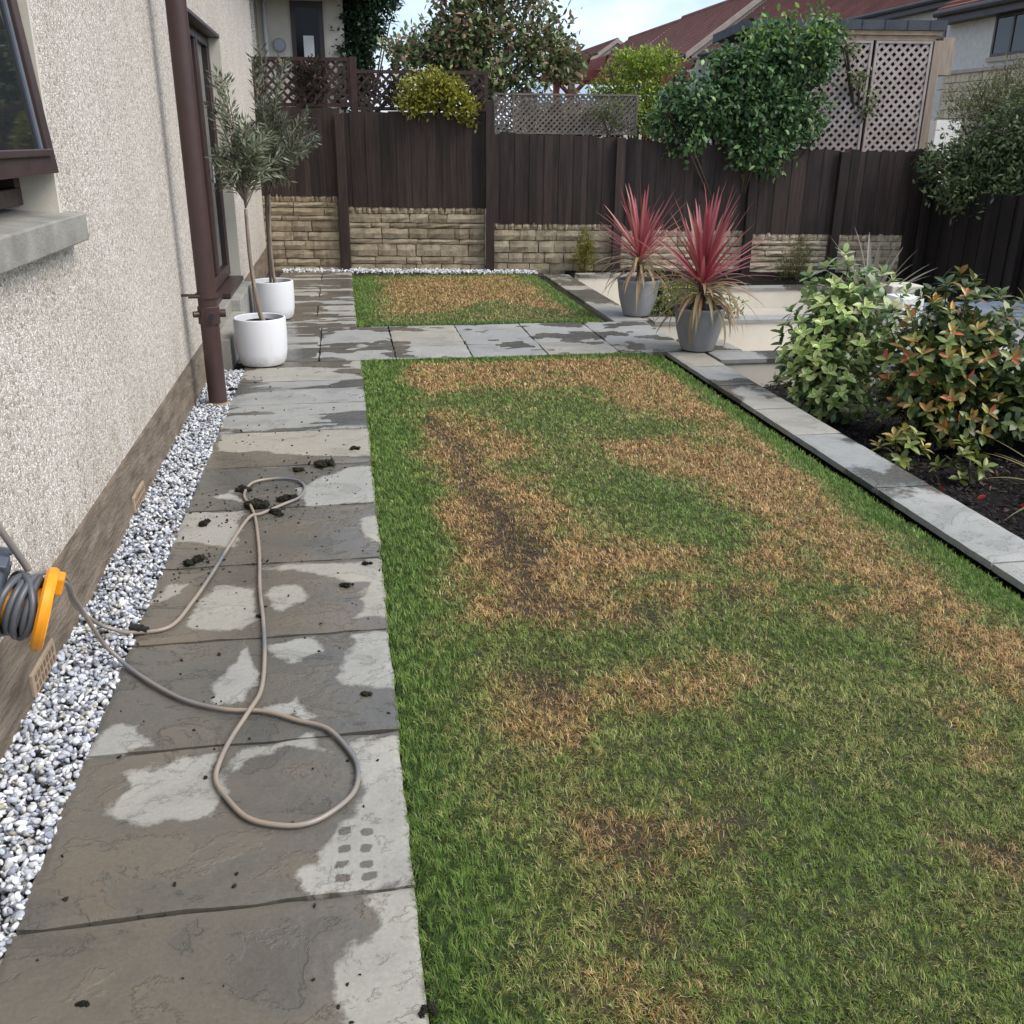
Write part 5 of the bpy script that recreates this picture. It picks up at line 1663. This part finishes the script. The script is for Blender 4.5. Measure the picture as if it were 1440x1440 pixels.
reel = thing('hose_reel', 'orange and slate grey hose reel mounted low on the pebbledash wall', 'hose reel', (-.98, RC[0], RC[1]))
br = MB()
br.box(-.98, -.962, RC[0] - .08, RC[0] + .06, RC[1] - .12, RC[1] + .13)
br.box(-.962, -.94, RC[0] - .035, RC[0] + .035, RC[1] - .05, RC[1] + .05)
br.build('wall_bracket', M['slate_plastic'], reel, bevel=.006)
oc = MB()
oc.lathe([(.0, -.925), (.085, -.925), (.112, -.918), (.126, -.906), (.128, -.890), (.117, -.880), (.10, -.878), (.06, -.875), (.0, -.875)], (0, RC[0], RC[1]), 10, 'x')
for a in range(0, 360, 45):
    c_, s_ = math.cos(R(a + 18)), math.sin(R(a + 18))
    oc.obox((-.899, RC[0] + .126 * c_, RC[1] + .126 * s_), (.022, 0, 0), (0, .008 * c_, .008 * s_), (0, -.02 * s_, .02 * c_))
oc.build('back_flange', M['slate_plastic'], reel, bevel=.003)
MB().lathe([(.052, -.875), (.050, -.79)], (0, RC[0], RC[1]), 24, 'x').build('drum', M['orange'], reel, smooth=True)
fl = MB()
fl.lathe([(.062, -.790), (.098, -.792), (.105, -.786), (.106, -.772), (.101, -.764), (.094, -.764), (.090, -.772), (.080, -.775), (.074, -.768), (.066, -.768), (.062, -.776), (.062, -.790)], (0, RC[0], RC[1]), 40, 'x')
for a in range(0, 360, 60):
    c_, s_ = math.cos(R(a)), math.sin(R(a))
    fl.obox((-.781, RC[0] + .046 * c_, RC[1] + .046 * s_), (.007, 0, 0), (0, .026 * c_, .026 * s_), (0, -.007 * s_, .007 * c_))
fl.lathe([(.0, -.765), (.022, -.765), (.026, -.772), (.026, -.792)], (0, RC[0], RC[1]), 20, 'x')
fl.build('front_flange', M['orange'], reel, smooth='angle')
tb = MB(); tb.box(-.785, -.748, RC[0] + .072, RC[0] + .122, RC[1] + .005, RC[1] + .055)
tb.build('crank_tab', M['orange'], reel, bevel=.006)
cn = MB()
cn.tube([(-.772, 3.00, .018), (-.735, 2.985, .018)], .016, 10)
cn.tube([(-.735, 2.985, .018), (-.715, 2.977, .018)], .011, 10)
tag(cn.build('hose_connector', M['black_plastic'], None, smooth='angle'), 'small black hose connector lying on the paving edge by the gravel', 'hose connector')

# the reel stands a little askew on its bracket
_rot = Matrix.Translation(Vector((-.86, RC[0], RC[1]))) @ Matrix.Rotation(R(9), 4, 'Z') @ Matrix.Rotation(R(19), 4, 'Y') @ Matrix.Translation(-Vector((-.86, RC[0], RC[1])))
for o in list(reel.children):
    if o.name.startswith('wall_bracket'):
        continue
    w_ = wloc(reel)
    o.data.transform(Matrix.Translation(-w_) @ _rot @ Matrix.Translation(w_))
for o in hose.children:
    if o.name.startswith('coil'):
        o.data.transform(_rot)

# ------------------------------------------------------------------ moss and dirt on the paving
def clump(x, y, r, label, cat='moss clump', group='dark moss clumps dropped on the path'):
    v0, f0 = ico(3)
    V, F = [], []
    nb = 8
    for i in range(nb):
        a = rng.uniform(0, 6.28); q_ = rng.uniform(0, .8) * r
        c = np.array([x + math.cos(a) * q_ * 1.35, y + math.sin(a) * q_ * .9, rng.uniform(.12, .32) * r])
        s_ = r * rng.uniform(.22, .5)
        n3 = v0 * 5.5 + i * 5
        rr = 1 + (vnoise(n3[:, 0] + n3[:, 2], n3[:, 1] - n3[:, 2], 3 + i) - .5) * 1.5
        F.append(f0 + len(V) * len(v0)); V.append(c + v0 * (rr * s_)[:, None] * np.array([1, 1, .72]))
    V = np.concatenate(V); V[:, 2] = np.maximum(V[:, 2], -.001)
    o = link('moss_clump', np_mesh('moss_clump', V - np.array([x, y, 0]), [np.concatenate(F)]), M['moss'])
    o.location = (x, y, .001)
    return tag(o, label, cat, group)
BIG = {0: 'long dark moss clump on the path beyond the hose loop', 1: 'small moss clump just left of the longest clump', 2: 'moss clump left of the far hose loop', 3: 'greenish moss clump resting on the right side of the far hose loop',
       4: 'olive moss clump under the crossing of the far hose loop', 5: 'moss clump between the two crossing hose lengths', 6: 'flat moss clump on the slab left of the hose crossing', 7: 'black moss clump on a slab joint left of the hose',
       9: 'tiny moss clump on the path beside the lawn edge', 10: 'moss clump inside the slab right of the straight hose length', 11: 'lone moss clump on the slab near the lawn, below the straight hose', 12: 'small moss clump touching the straight hose length',
       18: 'moss clump at the lawn edge beyond the longest clump', 19: 'moss speck on the path in front of the nearer white pot', 24: 'moss clump in the slab corner at the very bottom by the lawn', 25: 'black speck of moss on the nearest wet slab', 27: 'moss clump inside the crook of the far hose loop'}
for i, (x, y, r) in enumerate(MOSS):
    if i in BIG:
        clump(x, y, r, BIG[i])
ns = 420
cx = []
for i in range(ns):
    if rng.random() < .55:
        m = MOSS[int(rng.choice([0, 2, 3, 4, 6, 7, 5, 16]))]
        cx.append((m[0] + rng.normal() * .13, m[1] + rng.normal() * .11))
    else:
        cx.append((rng.uniform(-.74, .07), rng.uniform(1.2, 7.0)))
cx = np.array(cx)
cx = cx[(cx[:, 0] < .08) & (cx[:, 0] > -.76)]
o = stones('moss_crumbs', np.stack([cx[:, 0], cx[:, 1], np.full(len(cx), .002)], -1), rng.uniform(.0025, .008, len(cx)), M['moss'], [(.03, .028, .012)], 1)
o['label'] = 'scattered dark crumbs of moss and soil on the paving'

# ------------------------------------------------------------------ summerhouse behind the fence
sh = thing('summerhouse', 'flat roofed timber summerhouse with a weathered pinkish trellis front', 'summerhouse', (6.5, 12.7, -.2))
OF = 1.0
fbox(MB(), 5.3, 7.66, -1.9, -.42, -.3, 2.80, OF).build('wall', M['shed_in'], sh)
fbox(MB(), 5.22, 7.76, -2.0, .06, 2.915, 3.03, OF).build('roof_edge', M['felt'], sh)
for i in range(9):
    x = 5.22 + i * .29
    fbox(MB(), x, x + .006, .061, .066, 2.915, 3.03, OF).build('felt_seam', M['black_plastic'], sh)
fbox(MB(), 5.26, 7.72, -.10, .03, 2.86, 2.912, OF).build('eaves_board', M['tan_wood'], sh)
fbox(MB(), 5.30, 7.66, -.12, .00, 2.80, 2.857, OF).build('eaves_board', M['tan_wood'], sh)
fbox(MB(), 7.645, 7.755, -.16, .02, -.3, 2.80, OF).build('corner_post', M['tan_wood_z'], sh, bevel=.006)
for i in range(9):
    z = 1.2 + i * .178
    fbox(MB(), 7.665, 7.70, -1.9, -.17, z, z + .172, OF).build('side_board', M['tan_wood'], sh)
fbox(MB(), 7.76, 7.92, -.5, .0, 2.40, 2.84, OF).build('boxed_eave', M['tan_wood_z'], sh)
trellis(sh, 5.4, 6.86, 1.30, 2.795, .112, .036, M['trellis_pink'], .0, OF, .03)
trellis(sh, 6.90, 7.63, 1.30, 2.795, .112, .036, M['trellis_pink'], .0, OF, .03)

# ------------------------------------------------------------------ cream house on the left
nh = thing('neighbour_house', 'cream rendered house with a dark glazed door above the left trellis', 'house', (-2.5, 22, -.5))
MB().box(-7, .20, 20.0, 27, -.5, 3.97).build('wall', M['render_cream'], nh)
MB().box(-7, -1.36, 19.3, 19.995, -.5, 3.97).build('wall', M['dash_far'], nh)
MB().box(-7.4, .62, 18.9, 27.4, 3.975, 4.10).build('soffit', M['fascia'], nh)
r_ = MB()
r_.add([(-7.5, 18.8, 4.105), (.7, 18.8, 4.105), (.7, 27.5, 4.105), (-7.5, 27.5, 4.105), (-3.4, 21, 6.6), (-3.4, 25.5, 6.6)], [(0, 1, 4), (1, 2, 5, 4), (2, 3, 5), (3, 0, 4, 5), (3, 2, 1, 0)])
r_.build('roof', M['roof'], nh)
dd = MB()
dd.box(-.76, -.68, 19.96, 19.999, 1.2, 3.9); dd.box(-.25, -.17, 19.96, 19.999, 1.2, 3.9); dd.box(-.68, -.25, 19.96, 19.999, 3.80, 3.9); dd.box(-.68, -.25, 19.965, 19.999, 1.2, 1.7)
d_ = dd.build('door', M['brown_frame'], nh)
MB().box(-.679, -.251, 19.98, 19.99, 1.701, 3.799).build('pane', M['glass_dark'], d_)
MB().box(-.55, -.36, 19.972, 19.979, 2.85, 3.33).build('notice', M['white'], d_)
MB().tube([(-1.22, 19.94, -.4), (-1.22, 19.94, 3.97)], .04, 10).build('rain_pipe', M['white'], nh, smooth=True)
mt = MB(); mt.lathe([(0, -.09), (.10, -.09), (.115, -.07), (.115, 0)], (0, 0, 0), 20)
V = [(-.99 + x, 20.0 + z, 3.16 + y) for x, y, z in mt.v]
m2 = MB(); m2.add(V, mt.f); m2.build('wall_lamp', M['metal_grey'], nh, smooth='angle')
MB().box(-1.13, -.9, 19.985, 19.998, 2.75, 3.28).build('backing_plate', M['render'], nh)

# ------------------------------------------------------------------ red pergola and glazed lean-to
pg = thing('pergola', 'red stained timber pergola behind the grey trellis', 'pergola', (4.3, 17.3, -.2))
for x, y in ((3.88, 17.0), (5.6, 17.0), (3.88, 18.2), (5.6, 18.2)):
    MB().box(x - .05, x + .05, y - .05, y + .05, -.3, 2.62).build('post', M['red_wood'], pg)
for y in (17.0, 18.2):
    MB().box(3.6, 5.9, y - .085, y - .052, 2.50, 2.66).build('beam', M['red_wood'], pg)
for i in range(8):
    x = 3.75 + i * .3
    mb = MB(); mb.hexa([(x, 16.7, 2.70), (x + .045, 16.7, 2.70), (x + .045, 18.5, 2.70), (x, 18.5, 2.70), (x, 16.55, 2.86), (x + .045, 16.55, 2.86), (x + .045, 18.65, 2.86), (x, 18.65, 2.86)])
    mb.build('rafter', M['red_wood'], pg)
for s_ in (-1, 1):
    MB().tube([(3.88, 17.0, 2.25), (3.88 + s_ * .32, 17.0, 2.56)], .035, 4).build('brace', M['red_wood'], pg)
cv = thing('conservatory', 'pale glazed roof of a conservatory seen through the pergola', 'conservatory', (4.6, 19.5, -.2))
for i in range(6):
    x = 3.75 + i * .42
    mb = MB(); mb.hexa([(x, 19.2, 2.2), (x + .39, 19.2, 2.2), (x + .39, 20.4, 2.62), (x, 20.4, 2.62), (x, 19.2, 2.23), (x + .39, 19.2, 2.23), (x + .39, 20.4, 2.65), (x, 20.4, 2.65)])
    mb.build('roof_pane', M['glass_pale'], cv)
    mb = MB(); mb.hexa([(x + .39, 19.18, 2.2), (x + .42, 19.18, 2.2), (x + .42, 20.4, 2.62), (x + .39, 20.4, 2.62), (x + .39, 19.18, 2.26), (x + .42, 19.18, 2.26), (x + .42, 20.4, 2.68), (x + .39, 20.4, 2.68)])
    mb.build('glazing_bar', M['white'], cv)
MB().box(3.7, 6.35, 19.22, 21.6, -.3, 2.18).build('wall', M['render_cream'], cv)

# ------------------------------------------------------------------ terrace of red roofed houses, eaves along Y
def terrace(label, xe, ze, xr, zr, y0, y1, wall, name='terraced_house', group='red tiled houses beyond the gardens', n=26, windows=(), base=None):
    t = thing(name, label, 'house', ((xe + xr) / 2, (y0 + y1) / 2, -.5), group)
    xw = xe + .35
    x2 = 2 * xr - xw
    mb = MB()
    zt = ze + .12
    V = []
    for y in (y0 + .12, y1 - .02):
        V += [(xw, y, -.6), (x2, y, -.6), (x2, y, zt), (xr, y, zr - .12), (xw, y, zt)]
    mb.add(V, [(0, 1, 2, 3, 4), (9, 8, 7, 6, 5), (0, 5, 6, 1), (1, 6, 7, 2), (2, 7, 8, 3), (3, 8, 9, 4), (4, 9, 5, 0)])
    mb.build('wall', wall, t)
    rf = MB()
    for sx in (1, -1):
        ex = xe if sx > 0 else 2 * xr - xe
        for i in range(n):
            a = i / n; b_ = (i + 1) / n
            xa = ex + (xr - ex) * a; xb = ex + (xr - ex) * b_
            za = ze + (zr - ze) * a; zb = ze + (zr - ze) * b_
            rf.hexa([(xa, y0, za), (xb, y0, zb), (xb, y1, zb), (xa, y1, za), (xa, y0, za + .085), (xb, y0, zb + .03), (xb, y1, zb + .03), (xa, y1, za + .085)] if sx > 0 else
                    [(xb, y0, zb), (xa, y0, za), (xa, y1, za), (xb, y1, zb), (xb, y0, zb + .03), (xa, y0, za + .085), (xa, y1, za + .085), (xb, y1, zb + .03)])
    rf.build('roof', M['roof'], t)
    rg = MB()
    k_ = int((y1 - y0) / .45)
    for i in range(k_):
        rg.tube([(xr, y0 + i * (y1 - y0) / k_, zr + .03), (xr, y0 + (i + .97) * (y1 - y0) / k_, zr + .03)], .13, 8)
    rg.build('ridge', M['roof'], t)
    vg = MB()
    for (xa, xb) in ((xe, xr), (2 * xr - xe, xr)):
        vg.hexa([(xa, y0 - .10, ze - .17), (xb, y0 - .10, zr - .17), (xb, y0 - .004, zr - .17), (xa, y0 - .004, ze - .17), (xa, y0 - .10, ze + .11), (xb, y0 - .10, zr + .11), (xb, y0 - .004, zr + .11), (xa, y0 - .004, ze + .11)])
    vg.build('verge', M['verge'], t)
    MB().box(xe + .02, xe + .06, y0, y1, ze - .22, ze - .01).build('fascia', M['fascia'], t)
    MB().box(xe + .06, xw + .01, y0, y1, ze - .22, ze - .18).build('soffit', M['fascia'], t)
    MB().tube([(xe - .04, y0, ze - .03), (xe - .04, y1, ze - .03)], .065, 8).build('gutter', M['fascia'], t)
    for (ya, yb, za, zb) in windows:
        f = MB()
        f.box(xw - .03, xw + .02, ya, yb, za, za + .06); f.box(xw - .03, xw + .02, ya, yb, zb - .06, zb)
        ym = (ya + yb) / 2
        for yy in (ya, ym - .03, yb - .06):
            f.box(xw - .03, xw + .02, yy, yy + .06, za + .06, zb - .06)
        w_ = f.build('window', M['brown_frame'], t)
        g_ = MB(); g_.box(xw - .012, xw - .004, ya + .06, ym - .03, za + .06, zb - .06)
        g_.build('pane', M['glass'], w_)
        g_ = MB(); g_.box(xw - .012, xw - .004, ym + .03, yb - .06, za + .06, zb - .06)
        g_.build('pane', M['glass'], w_)
        MB().box(xw - .06, xw + .01, ya - .06, yb + .06, za - .09, za - .004).build('sill', M['verge'], w_)
    return t, xw
terrace('farthest red tiled roof, lowest against the sky by the airy tree', 15.2, 5.30, 19.2, 8.05, 70.3, 87, M['pale_house'])
terrace('red tiled roof second from the sky, between the two stepped ridges', 16, 5.30, 20, 8.12, 59.3, 70.1, M['pale_house'])
terrace('red tiled roof with a long pale verge behind the climber', 16, 5.30, 20, 8.22, 46.6, 59.1, M['pale_house'])
terrace('nearest red tiled roof with visible tile rows above the summerhouse', 16.55, 5.32, 20.5, 8.25, 23.5, 46.3, M['pale_house'], n=34, windows=((27.2, 28.4, 3.8, 4.85),))
gh, xw = terrace('grey harled house with a dark framed window at the far right', 13, 4.22, 17, 7.0, 9.5, 21.4, M['pale_house'], 'grey_house', None, windows=((18.55, 19.75, 3.24, 4.02), (13.0, 14.2, 3.24, 4.02)))
# stone base course of the grey house
z = 1.2
row = 0
while z < 2.95:
    y = 9.7
    while y < 21.2:
        L = rng.uniform(.35, .6)
        MB().box(xw - .05, xw - .004, y, min(y + L - .015, 21.26), z, z + .165).build('stone', M['stone_pale'], gh)
        y += L
    z += .18; row += 1
MB().box(xw - .09, xw - .003, 9.65, 21.28, 2.99, 3.06).build('string_course', M['verge'], gh)
MB().box(8.9, 9.3, 14.2, 18, -.3, 1.9).build('garage_wall', M['white'], None)
o = bpy.data.objects['garage_wall']; tag(o, 'bit of white wall glimpsed through the leafy tree', 'wall')
